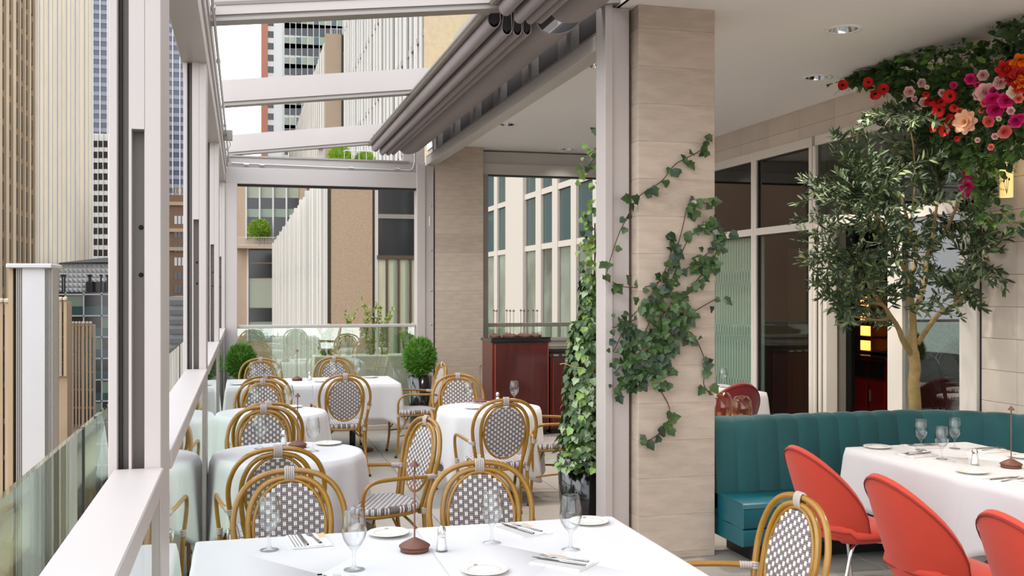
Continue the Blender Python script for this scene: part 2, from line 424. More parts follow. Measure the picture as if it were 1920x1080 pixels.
# ---- white metal posts beside the stone pillars, and the beam they carry
t = thing('metal_post', 'tall white metal post in front of the ivy beside the stone pillar', 'post')
MB().bbox((2.214, 6.03, 0), (2.266, 6.20, 4.1), 0.003).build('flange', 'alu', t)
MB().bbox((2.266, 6.05, 0), (2.385, 6.20, 3.498), 0.003).build('web', 'alu', t)
t = thing('metal_post', 'white metal post at the far end beside the topiary', 'post')
MB().bbox((2.082, 12.36, 0), (2.185, 12.58, 3.27), 0.003).build('flange', 'alu', t)
MB().bbox((2.185, 12.38, 0), (2.292, 12.58, 3.25), 0.003).build('web', 'alu', t)
for zz in (2.75, 2.2, 1.7, 1.28): MB().lathe([(0, -0.004), (0.011, -0.004), (0.011, 0.003), (0, 0.003)], 8).build('bolt', 'steel', t).matrix_local = Matrix.Translation((2.262, 12.378, zz)) @ Matrix.Rotation(PI / 2, 4, 'X')
MB().bbox((2.235, 12.372, 2.50), (2.248, 12.382, 2.62), 0.002).build('tag_plate', 'porcelain', t)
t = thing('long_beam', 'long grey metal beam under the awning from far post to near post', 'beam')
MB().bbox((2.207, 6.2, 3.253), (2.33, 12.42, 3.353), 0.003).build('girder', 'alu_far', t)
MB().bbox((2.207, 6.2, 3.353), (2.32, 12.42, 3.368), 0.002).build('cap_strip', 'alu_grey', t)
for i in range(6):
    y = 6.75 + 1.0 * i
    MB().bbox((2.222, y, 3.368), (2.30, y + 0.09, 3.80), 0.002).build('stud', 'alu_grey', t)
    MB().box((2.262, y + 0.09, 3.368), (2.272, y + 0.42, 3.80)).build('stud_panel', 'alu_dark', t)
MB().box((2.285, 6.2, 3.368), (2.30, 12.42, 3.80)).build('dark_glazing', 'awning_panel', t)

def pillar(x0, x1, y0, y1, label, zj=3.353, ph=0.2365):
    t = thing('stone_pillar', label, 'pillar')
    MB().box((x0 + 0.004, y0 + 0.004, 0), (x1 - 0.004, y1, ZC)).build('core', 'stone_pale', t)
    zs = [zj - ph * k for k in range(16)]; zs = [z for z in zs if z > 0.02] + [0.0]
    top = ZC
    me = MB().bbox((x0, y0, -ph + 0.0008), (x1, y1, -0.0008), 0.0015).mesh('stone_panel', 'stone')
    for z in zs:
        if abs((top - z) - ph) < 0.002: link('stone_panel', me, t, (0, 0, top))
        else: MB().bbox((x0, y0, z + 0.0015), (x1, y1, top - 0.0015), 0.002).build('stone_panel', 'stone', t)
        top = z
    return t
pillar(2.407, 2.931, 5.95, 6.55, 'near tan stone pillar with ivy climbing across its front')
pillar(2.312, 2.925, 12.38, 12.9, 'far tan stone pillar left of the mahogany cabinets')

# ---- ceiling with openings for the downlights
LIGHTS = [(4.001, 6.157), (4.688, 7.60), (2.747, 7.635), (2.765, 10.607), (3.987, 12.25), (4.0, 3.0), (3.3, 1.2), (7.3, 9.3), (8.4, 10.9)]  # the last two, indoors, are added only to brighten the restaurant interior
hs = 0.085
xs = sorted({2.30, 11.0} | {x + s for x, y in LIGHTS for s in (-hs, hs)}); ys = sorted({-3.0, 12.9} | {y + s for x, y in LIGHTS for s in (-hs, hs)})
mb = MB()
for i in range(len(xs) - 1):
    for j in range(len(ys) - 1):
        mx_, my_ = (xs[i] + xs[i + 1]) / 2, (ys[j] + ys[j + 1]) / 2
        if any(abs(mx_ - x) < hs and abs(my_ - y) < hs for x, y in LIGHTS): continue
        mb.add([(xs[i], ys[j], ZC), (xs[i + 1], ys[j], ZC), (xs[i + 1], ys[j + 1], ZC), (xs[i], ys[j + 1], ZC)], [(0, 3, 2, 1)])
mb.box((2.30, -3, ZC + 0.14), (11.0, 12.9, ZC + 0.4))
mb.box((2.30, -3, ZC - 0.0), (2.32, 12.9, ZC + 0.14))
cl = mb.build('ceiling', 'ceiling', fix=False); tag(cl, 'white plaster ceiling over the banquette side', kind='structure')
llab = ['largest recessed chrome downlight in the ceiling right of the pillar', 'recessed downlight beside the tip of the flower garland', 'recessed downlight in the ceiling just left of the white post',
        'recessed downlight halfway down the terrace ceiling', 'small recessed downlight nearest the far header', 'recessed downlight above the teal banquette table', 'recessed downlight nearest the camera', 'added downlight brightening the dark chairs indoors', 'added downlight brightening the red bar cabinet indoors']
for (x, y), lb in zip(LIGHTS, llab):
    t = thing('downlight', lb, 'light', (x, y, ZC), 0, 'recessed ceiling downlights')
    MB().lathe([(0.128, 0.002), (0.128, -0.006), (0.10, -0.008), (0.094, -0.003), (0.094, 0.002)], 32).build('trim_ring', 'ceiling', t)
    MB().lathe([(0.094, -0.003), (0.09, 0.02), (0.07, 0.08), (0.045, 0.11)], 32).build('reflector', 'chrome', t)
    MB().lathe([(0.045, 0.11), (0.03, 0.098), (0.0, 0.094)], 20).build('bulb', 'bulb', t)
    ld = bpy.data.lights.new('downlight_lamp', 'SPOT'); lo = bpy.data.objects.new('downlight_lamp', ld); C.objects.link(lo)
    ld.energy = 70 if y < 10 else (40 if y < 12 else 8); ld.spot_size = math.radians(110); ld.spot_blend = 0.8; ld.color = (1, 0.93, 0.85); ld.shadow_soft_size = 0.06
    lo.location = (0, 0, -0.012); lo.parent = t

# ---- restaurant wall: stone above and beside the glazing
wr = struct('wall_right', 'pale stone wall above and beside the restaurant glazing')
MB().box((XW + 0.02, -3, 0), (XW + 0.25, 6.44, ZC)).build('backing', 'grout', wr)
MB().box((XW + 0.02, 6.44, 3.195), (XW + 0.25, 12.9, ZC)).build('backing', 'grout', wr)
def stone_run(y0, y1, z0, z1, py, pz, yoff, zoff):
    ys_ = [y0] + [yoff + py * k for k in range(-40, 60) if y0 + 0.02 < yoff + py * k < y1 - 0.02] + [y1]
    zs_ = [z0] + [zoff + pz * k for k in range(-30, 30) if z0 + 0.02 < zoff + pz * k < z1 - 0.02] + [z1]
    cache = {}
    for j in range(len(zs_) - 1):
        for i in range(len(ys_) - 1):
            key = (round(ys_[i + 1] - ys_[i], 3), round(zs_[j + 1] - zs_[j], 3))
            if key not in cache: cache[key] = MB().bbox((0, 0.0012, 0.0012), (0.03, key[0] - 0.0012, key[1] - 0.0012), 0.0015).mesh('stone_panel', 'stone_pale')
            link('stone_panel', cache[key], wr, (XW, ys_[i], zs_[j]))
stone_run(-0.5, 6.44, 0.0, ZC, 0.62, 0.234, 6.079, 1.115)
stone_run(6.44, 12.6, 3.195, ZC, 0.62, 0.185, 6.53, 3.32)

# ---- glazing of the restaurant wall
def frame_bar(t, y0, y1, z0, z1, nm, d=0.07, m='alu_cream'):
    MB().bbox((XW - 0.02, y0, z0), (XW - 0.02 + d, y1, z1), 0.003).build(nm, m, t)
mat('alu_cream', (226, 216, 202), 0.4)
gz = [('window_5', 'restaurant window with lattice patterned film beside the stone pillar', 9.97, 12.6, 'glass_film'),
      ('window_6', 'tall dark restaurant window between lattice window and open doorway', 8.81, 9.86, 'glass_dark')]
for nm, lb, a, b, g in gz:
    t = struct(nm, lb)
    frame_bar(t, a, b, 3.10, 3.195, 'head'); frame_bar(t, a, b, 2.295, 2.37, 'transom'); frame_bar(t, a, b, 0, 0.10, 'bottom_rail')
    frame_bar(t, a - 0.055, a, 0, 3.195, 'stile'); frame_bar(t, b, b + 0.05, 0, 3.195, 'stile')
    MB().box((XW + 0.012, a, 0.10), (XW + 0.022, b, 2.295)).build('pane', g, t)
    MB().box((XW + 0.012, a, 2.37), (XW + 0.022, b, 3.10)).build('pane', 'glass_dark', t)
    for (z0, z1) in ((0.10, 2.295), (2.37, 3.10)):
        MB().box((XW + 0.0, b - 0.02, z0), (XW + 0.03, b, z1)).build('gasket', 'gasket', t)
        MB().box((XW + 0.0, a, z1 - 0.015), (XW + 0.03, b, z1)).build('gasket', 'gasket', t)
    if g == 'glass_film':
        mb = MB()
        for k in range(40):     # gothic lattice of fine printed lines
            yk = a + 0.065 * k
            if yk > b - 0.07: break
            for base in (0.12, 0.72, 1.32, 1.92):
                for sgn in (0, 1):
                    pts = []
                    for q in range(9):
                        f = q / 8; z = base + 0.6 * f
                        off = 0.0325 * (0.5 - 0.5 * math.cos(PI * min(1, max(0, (f - 0.55) / 0.45))))
                        pts.append((XW + 0.008, yk + (off if sgn == 0 else 0.065 - off), z if z < 2.29 else 2.29))
                    mb.tube(pts, 0.0016, 3, cap=False)
        mb.build('lattice_print', 'win_teal', t, kind='stuff')
        MB().box((XW + 0.14, a, 0), (XW + 0.15, b, 2.30)).build('blind', 'film', t)
dr = struct('door_1', 'open restaurant doorway with sidelight behind the olive tree')
frame_bar(dr, 6.47, 8.70, 3.10, 3.195, 'head'); frame_bar(dr, 6.47, 8.70, 2.30, 2.40, 'transom')
frame_bar(dr, 8.69, 8.74, 0, 3.10, 'stile', 0.12); frame_bar(dr, 8.60, 8.64, 0, 2.30, 'stile', 0.14); frame_bar(dr, 8.50, 8.56, 0, 2.30, 'stile', 0.12)
MB().box((XW + 0.0, 8.56, 0), (XW + 0.08, 8.60, 2.30)).build('gasket', 'gasket', dr); MB().box((XW + 0.0, 8.64, 0), (XW + 0.08, 8.69, 2.30)).build('gasket', 'gasket', dr)
frame_bar(dr, 7.36, 7.56, 0, 2.30, 'stile', 0.10); frame_bar(dr, 6.47, 6.66, 0, 3.10, 'stile', 0.10)
MB().box((XW + 0.01, 6.44, 0), (XW + 0.05, 6.47, 3.19)).build('gasket', 'gasket', dr)
frame_bar(dr, 6.66, 7.36, 0, 0.12, 'bottom_rail')
MB().box((XW + 0.012, 6.66, 0.12), (XW + 0.022, 7.36, 2.30)).build('pane', 'glass_pane', dr)
MB().box((XW + 0.012, 6.66, 2.40), (XW + 0.022, 8.69, 3.10)).build('pane', 'glass_dark', dr)

# ---- inside the restaurant
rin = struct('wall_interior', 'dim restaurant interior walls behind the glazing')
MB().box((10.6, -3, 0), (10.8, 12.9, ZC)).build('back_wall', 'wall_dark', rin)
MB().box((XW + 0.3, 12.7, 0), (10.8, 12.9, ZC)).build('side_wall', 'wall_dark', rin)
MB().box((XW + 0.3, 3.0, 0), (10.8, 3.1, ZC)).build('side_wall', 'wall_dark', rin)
MB().box((XW + 0.10, 8.62, 0), (5.63, 8.75, 3.2)).build('partition', 'wall_beige', rin)
MB().box((6.3, 10.15, 0), (6.42, 10.85, 2.2)).build('timber_panel', 'wood_panel', rin)

# ---- far right opening beyond the cabinets
fr = struct('wall_far_right', 'far opening beyond the cabinets with header, glass rail and stone sill')
MB().bbox((2.92, 12.60, 3.32), (XW, 12.8, 3.48), 0.004).build('header', 'alu_far', fr)
MB().bbox((2.92, 12.56, 3.185), (XW, 12.8, 3.325), 0.004).build('lower_header', 'alu_far', fr)
MB().box((2.92, 12.57, 3.325), (XW, 12.6, 3.335)).build('lip', 'alu', fr)
MB().box((2.92, 12.60, 3.17), (XW, 12.7, 3.185)).build('shadow_gap', 'gasket', fr)
MB().bbox((2.925, 12.55, 0), (3.03, 12.8, 3.185), 0.003).build('jamb', 'alu_grey', fr)
MB().bbox((3.03, 12.60, 1.235), (XW, 12.68, 1.285), 0.005).build('top_rail', 'alu_grey', fr)
MB().box((3.03, 12.63, 1.09), (XW, 12.645, 1.235)).build('pane', 'glass_far', fr)
MB().bbox((3.03, 12.56, 1.05), (XW, 12.75, 1.09), 0.004).build('sill', 'alu', fr)
MB().bbox((3.03, 12.60, 0), (XW, 12.75, 1.05), 0.003).build('panel', 'stone_pale', fr)

# ---- retracted awning over the right of the open roof
def awning(y0, y1, label):
    t = thing('awning', label, 'awning', (0, 0, 0), 0, 'retracted pleated awnings')
    MB().prism([(1.44, 3.44), (1.455, 3.425), (1.50, 3.435), (1.585, 3.52), (1.59, 3.545), (1.565, 3.552)], 'y', y0, y1).build('front_bar', 'alu_grey', t)
    MB().prism([(1.470, 3.50), (1.478, 3.492), (1.60, 3.585), (1.598, 3.60)], 'y', y0, y1).build('brush_seal', 'alu', t)
    MB().prism([(1.56, 3.56), (2.15, 3.63), (2.15, 3.66), (1.56, 3.60)], 'y', y0, y1).build('carrier', 'alu_dark', t)
    def pleat(x0, x1, zb, nm='pleat'):
        pts = []; r = (x1 - x0) / 2; xm = (x0 + x1) / 2
        pts.append((x0 + r * 0.75, 3.57))
        for k in range(13):
            a = PI + PI * k / 12
            pts.append((xm + r * math.cos(a), zb + r * 1.3 + r * 1.3 * math.sin(a)))
        pts.append((x1 - r * 0.3, 3.57))
        inn = [(xm + (x - xm) * 0.86, z + (0.006 if z < 3.5 else 0)) for x, z in pts][::-1]
        MB().prism(pts + inn, 'y', y0 + 0.02, y1 - 0.02, True).build(nm, 'awning', t)
    pleat(1.495, 1.585, 3.360); pleat(1.588, 1.66, 3.320); pleat(1.662, 1.725, 3.320); pleat(1.727, 1.785, 3.328)
    # the deep swag against the beam
    pts = [(1.79, 3.57), (1.80, 3.47), (1.83, 3.39), (1.88, 3.350), (1.94, 3.345), (2.00, 3.356), (2.06, 3.385), (2.12, 3.44), (2.17, 3.52), (2.19, 3.60)]
    sp = [(p.x, p.y) for p in smooth_path([(x, z, 0) for x, z in pts], 4)]
    inn = [(x, z + 0.008) for x, z in sp][::-1]
    MB().prism(sp + inn, 'y', y0 + 0.02, y1 - 0.02, True).build('swag', 'awning', t)
    for (xa, xb, zb) in ((1.50, 1.58, 3.38), (1.593, 1.655, 3.34), (1.667, 1.72, 3.34), (1.732, 1.78, 3.345)):
        for yy in (y0 + 0.03, y1 - 0.045):
            MB().prism([(xa, zb + 0.03), ((xa + xb) / 2, zb), (xb, zb + 0.03), (xb - 0.01, 3.56), (xa + 0.01, 3.56)], 'y', yy, yy + 0.015).build('end_cap', 'gasket', t)
awning(6.20, 12.15, 'long grey pleated awning folded back along the beam')
awning(1.0, 5.95, 'nearer grey pleated awning section at the top edge')

# ================================================================== FURNITURE
def yl(z): return -0.20 - (z - 0.46) * 0.22
def weave_back(mats):
    # woven strands: horizontal grey pairs with white uprights over every second crossing
    mb = MB(); px, pz = 0.0225, 0.0172; cx, cz, a, b = 0.0, 0.70, 0.142, 0.186
    nI = int(a / px) + 1; nJ = int(b / pz) + 1
    def put(x0, x1, z0, z1, d0, d1, slot):
        mb.slot = slot
        vs = []
        for d in (d0, d1):
            ins = 0.0 if d == d0 else 0.0012
            for (x, z) in ((x0 + ins, z0 + ins), (x1 - ins, z0 + ins), (x1 - ins, z1 - ins), (x0 + ins, z1 - ins)): vs.append((x, yl(z) + d, z))
        mb.add(vs, [(0, 1, 2, 3)[::-1], (4, 5, 6, 7), (0, 1, 5, 4), (1, 2, 6, 5), (2, 3, 7, 6), (3, 0, 4, 7)])
    for j in range(-nJ, nJ + 1):
        z = cz + j * pz
        if abs(z - cz) > b: continue
        hw = a * math.sqrt(max(0, 1 - ((z - cz) / b) ** 2))
        for q in (-1, 1):       # two horizontal strands per row, continuous
            zz = z + q * 0.0042
            put(-hw, hw, zz - 0.0038, zz + 0.0038, -0.0035, 0.0035, 1)
        for i in range(-nI, nI + 1):
            x = i * px
            if abs(x) > hw: continue
            if (i + j) % 2 == 0:
                for q in (-1, 1):
                    xx = x + q * 0.0036
                    for sgn in (-1, 1): put(xx - 0.0032, xx + 0.0032, z - 0.0088, z + 0.0088, sgn * 0.0030, sgn * 0.0065, 0)
            else:
                for q in (-1, 1):
                    zz = z + q * 0.0042
                    for sgn in (-1, 1): put(x - 0.0135, x + 0.0135, zz - 0.0037, zz + 0.0037, sgn * 0.0030, sgn * 0.0060, 1)
    return mb.mesh('woven_back', mats)
def seat_outline(k=40, g=1.0):
    pts = []
    for i in range(k):
        t = 2 * PI * i / k; c, s = math.cos(t), math.sin(t); e = 0.62
        x = math.copysign(abs(c) ** e, c); y = math.copysign(abs(s) ** e, s)
        pts.append((x * (0.212 + 0.018 * y) * g, 0.012 + y * 0.205 * g))
    return pts
def weave_seat(mats):
    mb = MB(); px, py = 0.0225, 0.0172
    rows = []
    for (g, z) in ((0.90, 0.432), (0.985, 0.438), (1.0, 0.452), (0.985, 0.466), (0.95, 0.4715)): rows.append([(x, y, z) for x, y in seat_outline(48, g)])
    mb.slot = 1; mb.grid(rows, True)
    mb.add(rows[-1], [tuple(range(48))]); mb.add(rows[0][::-1], [tuple(range(48))])
    def inside(x, y): return (abs(x) / (0.20 + 0.016 * (y / 0.2))) ** 3.2 + (abs(y - 0.012) / 0.19) ** 3.2 < 1
    for j in range(-12, 13):
        for i in range(-10, 11):
            x, y = i * px, 0.012 + j * py
            if not inside(x, y): continue
            if (i + j) % 2 == 0:
                mb.slot = 0
                for q in (-1, 1): mb.box((x + q * 0.0036 - 0.0032, y - 0.0088, 0.4708), (x + q * 0.0036 + 0.0032, y + 0.0088, 0.4745))
            else:
                mb.slot = 1
                for q in (-1, 1): mb.box((x - 0.0135, y + q * 0.0042 - 0.0036, 0.4708), (x + 0.0135, y + q * 0.0042 + 0.0036, 0.4738))
    n = 90      # wrapped strands round the rim
    o1 = seat_outline(n, 1.004)
    for i in range(0, n):
        x, y = o1[i]; mb.slot = 0 if i % 3 else 1
        mb.tube([(x * 0.97, y * 0.97, 0.470), (x, y, 0.462), (x * 1.004, y * 1.004, 0.452), (x, y, 0.441), (x * 0.96, y * 0.96, 0.434)], 0.0055, 4, cap=False)
    return mb.mesh('woven_seat', mats)
WB = weave_back(['weave_white', 'weave_grey']); WS = weave_seat(['weave_white', 'weave_grey'])
def wrap(mb, p, axis, r, length, n=5):
    # ribbed binding: n rings side by side along axis
    p = Vector(p); axis = Vector(axis).normalized(); st = length / n
    for i in range(n):
        q = p + axis * (st * (i - (n - 1) / 2))
        mb.tube([q - axis * st * 0.5, q - axis * st * 0.25, q + axis * st * 0.25, q + axis * st * 0.5], [r * 0.88, r, r, r * 0.88], 10)
def make_chair(label, rat='rattan', wb=WB, ws=WS, name='bistro_armchair', bind='binding', group='rattan bistro armchairs'):
    t = thing(name, label, 'chair', (0, 0, 0), 0, group)
    prof = [(0.183, 0.40), (0.197, 0.50), (0.216, 0.60), (0.229, 0.68), (0.231, 0.74), (0.220, 0.80), (0.190, 0.86), (0.140, 0.903), (0.075, 0.926), (0.0, 0.932)]
    pts = [(x, yl(z), z) for x, z in prof] + [(-x, yl(z), z) for x, z in prof[-2::-1]]
    MB().tube(smooth_path(pts, 4), 0.0125, 10).build('outer_hoop', rat, t)
    prof = [(0.128, 0.40), (0.140, 0.48), (0.160, 0.58), (0.170, 0.68), (0.170, 0.74), (0.158, 0.80), (0.132, 0.85), (0.095, 0.883), (0.05, 0.900), (0.0, 0.905)]
    pts = [(x, yl(z), z) for x, z in prof] + [(-x, yl(z), z) for x, z in prof[-2::-1]]
    MB().tube(smooth_path(pts, 4), 0.0125, 10).build('inner_hoop', rat, t)
    MB().tube([(0.150 * math.cos(a), yl(0.70 + 0.193 * math.sin(a)), 0.70 + 0.193 * math.sin(a)) for a in [2 * PI * i / 48 for i in range(48)]], 0.0085, 8, True).build('oval_ring', rat, t)
    link('woven_back', wb, t, kind='stuff'); link('woven_seat', ws, t, kind='stuff')
    MB().tube([(x, y, 0.424) for x, y in seat_outline(40, 0.98)], 0.0115, 8, True).build('seat_ring', rat, t)
    mb = MB()
    for i in range(5):
        x = (i - 2) * 0.0085
        mb.tube([(x + 0.0, yl(0.919) + 0.0165 * math.cos(a), 0.919 + 0.030 * math.sin(a)) for a in [2 * PI * k / 14 for k in range(14)]], 0.0045, 6, True)
    mb.build('top_binding', bind, t)
    for s in (-1, 1):
        ah = (s * 0.221, yl(0.625), 0.625)
        MB().tube(smooth_path([ah, (s * 0.250, -0.12, 0.634), (s * 0.266, 0.05, 0.640), (s * 0.270, 0.15, 0.636), (s * 0.270, 0.205, 0.612), (s * 0.268, 0.228, 0.565), (s * 0.262, 0.230, 0.50), (s * 0.252, 0.226, 0.42)], 5), 0.0115, 10).build('arm', rat, t)
        MB().tube(smooth_path([(s * 0.252, 0.226, 0.42), (s * 0.244, 0.222, 0.30), (s * 0.240, 0.228, 0.15), (s * 0.246, 0.250, 0.012)], 4), 0.0125, 10).build('leg', rat, t)
        MB().tube(smooth_path([(s * 0.183, yl(0.40), 0.41), (s * 0.186, -0.20, 0.28), (s * 0.200, -0.235, 0.14), (s * 0.222, -0.285, 0.012)], 4), 0.0125, 10).build('leg', rat, t)
        f = MB(); f.lathe([(0, 0), (0.0145, 0), (0.0145, 0.022), (0, 0.022)], 10, (s * 0.246, 0.250, 0)); f.build('foot_cap', 'black_matte', t)
        f = MB(); f.lathe([(0, 0), (0.0145, 0), (0.0145, 0.022), (0, 0.022)], 10, (s * 0.222, -0.285, 0)); f.build('foot_cap', 'black_matte', t)
        b = MB(); wrap(b, (s * 0.229, yl(0.625) + 0.035, 0.627), (s * 0.25, 0.97, 0.05), 0.0165, 0.05); b.build('arm_binding', bind, t)
        b = MB(); wrap(b, ah, (s * 0.2, -0.2, 0.95), 0.0175, 0.03, 3); b.build('hoop_binding', bind, t)
        b = MB(); wrap(b, (s * 0.252, 0.226, 0.43), (0, 0, 1), 0.0175, 0.034, 4); b.build('front_binding', bind, t)
        b = MB(); wrap(b, (s * 0.184, yl(0.42), 0.425), (0, 0, 1), 0.0185, 0.034, 4); b.build('rear_binding', bind, t)
        MB().tube(smooth_path([(s * 0.241, 0.224, 0.22), (s * 0.222, 0.0, 0.235), (s * 0.196, -0.215, 0.22)], 4), 0.0085, 8).build('stretcher', rat, t)
        MB().tube(smooth_path([(s * 0.241, 0.222, 0.24), (s * 0.19, 0.15, 0.34), (s * 0.10, 0.08, 0.412)], 4), 0.0075, 8).build('brace', rat, t)
        MB().tube(smooth_path([(s * 0.190, -0.205, 0.24), (s * 0.15, -0.14, 0.34), (s * 0.08, -0.08, 0.412)], 4), 0.0075, 8).build('brace', rat, t)
    return t
CH = [ # x, y, rot, label
    (0.195, 4.12, PI, 'rattan armchair facing the camera across the left half of the front table'),
    (1.014, 4.11, PI - 0.03, 'rattan armchair facing the camera across the right half of the front table'),
    (0.150, 5.36, 0.06, 'rattan armchair on the near side of the closest round table'),
    (0.137, 6.58, PI, 'rattan armchair on the far side of the closest round table'),
    (0.165, 7.38, 0.03, 'rattan armchair on the near side of the second round table by the windows'),
    (0.170, 8.62, PI, 'rattan armchair on the far side of the second round table by the windows'),
    (0.199, 9.65, 0.0, 'rattan armchair on the near side of the far long table, next to the windows'),
    (0.905, 9.58, 0.0, 'rattan armchair with its full woven back shown at the far long table'),
    (0.200, 11.45, PI, 'rattan armchair behind the far long table nearest the small topiary'),
    (1.020, 11.48, PI, 'rattan armchair behind the far long table, in front of the glass panel'),
    (0.785, 5.93, PI / 2 + 0.30, 'rattan armchair side on to the closest round table, right of its cloth'),
    (1.745, 10.50, PI / 2 + 0.05, 'rattan armchair side on at the right end of the far long table'),
    (1.800, 7.20, -0.02, 'rattan armchair with its back to the camera at the round table before the cabinets'),
    (1.870, 8.76, PI - 0.10, 'rattan armchair behind the round table before the stone pillar'),
    (2.440, 7.95, PI / 2, 'rattan armchair half hidden by the ivy column'),
    (1.705, 3.36, PI / 2 + 0.02, 'yellow rattan armchair at the right end of the front table, back edge to the camera'),
]
ch0 = make_chair(CH[0][3]); ch0.location = (CH[0][0], CH[0][1], 0); ch0.rotation_euler.z = CH[0][2]
for x, y, r, lb in CH[1:]: copy_tree(ch0, (x, y, 0), r, lb)
# dark framed chairs inside the restaurant
WBd = weave_back(['weave_grey', 'weave_black'])
d0 = make_chair('dark framed bistro chair inside the restaurant, closest to the glass', 'rattan_dark', WBd, WS, 'dark_bistro_chair', 'rattan_dark', 'dark bistro chairs indoors')
d0.location = (8.11, 10.16, 0); d0.rotation_euler.z = -PI / 2 - 0.26
copy_tree(d0, (8.80, 10.86, 0), PI + 0.1, 'dark framed bistro chair inside the restaurant, across the white table')

# ---- tables and cloths
def make_table(label, loc, round_=True, hw=0.4, hd=0.4, group='dining tables'):
    t = thing('dining_table', label, 'table', loc, 0, group)
    if round_: MB().lathe([(0, 0.70), (hw, 0.70), (hw, 0.73), (0, 0.73)], 40).build('table_top', 'wood_panel', t)
    else: MB().bbox((-hw, -hd, 0.70), (hw, hd, 0.73), 0.004).build('table_top', 'wood_panel', t)
    MB().lathe([(0, 0.03), (0.03, 0.03), (0.032, 0.10), (0.03, 0.70), (0, 0.70)], 14).build('pedestal', 'black_matte', t)
    MB().lathe([(0, 0), (0.22, 0), (0.22, 0.012), (0.05, 0.03), (0, 0.035)], 28).build('foot', 'rust', t)
    return t
def round_cloth(label, loc, R, rot=0.3, seed=0, drop0=0.34, drop1=0.50):
    rnd = random.Random(seed); n = 144; rows = []
    ph = [rnd.uniform(0, 6.28) for _ in range(4)]
    for (g, z) in ((0.0, 0.741), (0.5, 0.741), (0.91, 0.741), (0.94, 0.741), (0.985, 0.7395)): rows.append([(R * g * math.cos(2 * PI * i / n), R * g * math.sin(2 * PI * i / n), z) for i in range(n)])
    K = 12
    for k in range(1, K + 1):
        f = k / K; r = []
        for i in range(n):
            a = 2 * PI * i / n
            q = abs(math.cos(2 * (a - rot)))               # four hanging corners
            d = drop0 + (drop1 - drop0) * q ** 2.2
            rip = (0.45 * math.sin(8 * a + ph[0]) + 0.35 * math.sin(12 * a + ph[1]) + 0.25 * math.sin(19 * a + ph[2]))
            amp = 0.042 * f ** 0.8
            rr = R + 0.006 + amp * rip + 0.035 * f * (q ** 2) + 0.012 * f
            r.append((rr * math.cos(a), rr * math.sin(a), 0.735 - d * f + 0.004 * math.cos(f * 3)))
        rows.append(r)
    t = MB(); t.grid(rows, True)
    o = t.build('tablecloth', 'cloth'); o.location = loc
    m = o.modifiers.new('thickness', 'SOLIDIFY'); m.thickness = 0.002; m.offset = 1
    return tag(o, label, 'tablecloth', 'white tablecloths')
def rect_cloth(label, loc, hw, hd, drop, seed=0, zt=0.741):
    rnd = random.Random(seed); per = []
    r = 0.018
    def side(a, b, n):
        for i in range(n): f = i / n; per.append(((a[0] + (b[0] - a[0]) * f, a[1] + (b[1] - a[1]) * f)))
    def arc(cx, cy, a0):
        for i in range(8): a = a0 + PI / 2 * i / 8; per.append((cx + r * math.cos(a), cy + r * math.sin(a)))
    side((-hw + r, -hd), (hw - r, -hd), 30); arc(hw - r, -hd + r, -PI / 2)
    side((hw, -hd + r), (hw, hd - r), 30); arc(hw - r, hd - r, 0)
    side((hw - r, hd), (-hw + r, hd), 30); arc(-hw + r, hd - r, PI / 2)
    side((-hw, hd - r), (-hw, -hd + r), 30); arc(-hw + r, -hd + r, PI)
    n = len(per); ph = [rnd.uniform(0, 6.28) for _ in range(4)]; rows = []
    for g in (0.02, 0.6, 0.93, 0.955, 0.975): rows.append([(x * g, y * g, zt) for x, y in per])
    rows.append([(x * 0.995, y * 0.995, zt - 0.002) for x, y in per])
    K = 10
    for k in range(1, K + 1):
        f = k / K; row = []
        for i, (x, y) in enumerate(per):
            cf = max(0.0, 1 - math.hypot(hw - abs(x), hd - abs(y)) / 0.20)       # near a corner
            rip = 0.5 * math.sin(0.21 * i + ph[0]) + 0.35 * math.sin(0.47 * i + ph[1])
            nx, ny = (x / hw) ** 9, (y / hd) ** 9
            L = math.hypot(nx, ny) or 1
            off = 0.004 + 0.010 * f + 0.010 * f * rip + 0.05 * cf * f
            row.append((x + nx / L * off, y + ny / L * off, zt - 0.004 - (drop + 0.11 * cf ** 1.5) * f))
        rows.append(row)
    o = MB().grid(rows, True).build('tablecloth', 'cloth'); o.location = loc
    m = o.modifiers.new('thickness', 'SOLIDIFY'); m.thickness = 0.002; m.offset = 1
    return tag(o, label, 'tablecloth', 'white tablecloths')
make_table('left of the two joined front tables under a white cloth', (0.25, 3.46, 0), False, 0.41, 0.57)
make_table('right of the two joined front tables under a white cloth', (1.09, 3.46, 0), False, 0.41, 0.57)
rect_cloth('white cloth on the left half of the front table', (0.253, 3.47, 0), 0.425, 0.585, 0.34, 1)
rect_cloth('white cloth on the right half of the front table', (1.097, 3.47, 0), 0.420, 0.585, 0.34, 2, 0.7425)
make_table('round table closest to the camera by the windows', (0.265, 6.13, 0), True, 0.42)
round_cloth('white cloth on the closest round table by the windows', (0.265, 6.13, 0), 0.438, 0.2, 3)
make_table('second round table by the windows', (0.225, 8.22, 0), True, 0.40)
round_cloth('white cloth on the second round table by the windows', (0.225, 8.22, 0), 0.425, 0.5, 4)
make_table('left of the two joined far tables by the glass panel', (0.265, 10.86, 0), False, 0.41, 0.46)
make_table('right of the two joined far tables by the glass panel', (1.135, 10.86, 0), False, 0.42, 0.46)
rect_cloth('white cloth on the left half of the far long table', (0.268, 10.86, 0), 0.425, 0.48, 0.36, 5)
rect_cloth('white cloth on the right half of the far long table', (1.14, 10.86, 0), 0.445, 0.48, 0.36, 6, 0.7425)
make_table('round table before the mahogany cabinets', (1.965, 8.10, 0), True, 0.40)
round_cloth('white cloth on the round table before the mahogany cabinets', (1.965, 8.10, 0), 0.422, 0.75, 7, 0.40, 0.56)
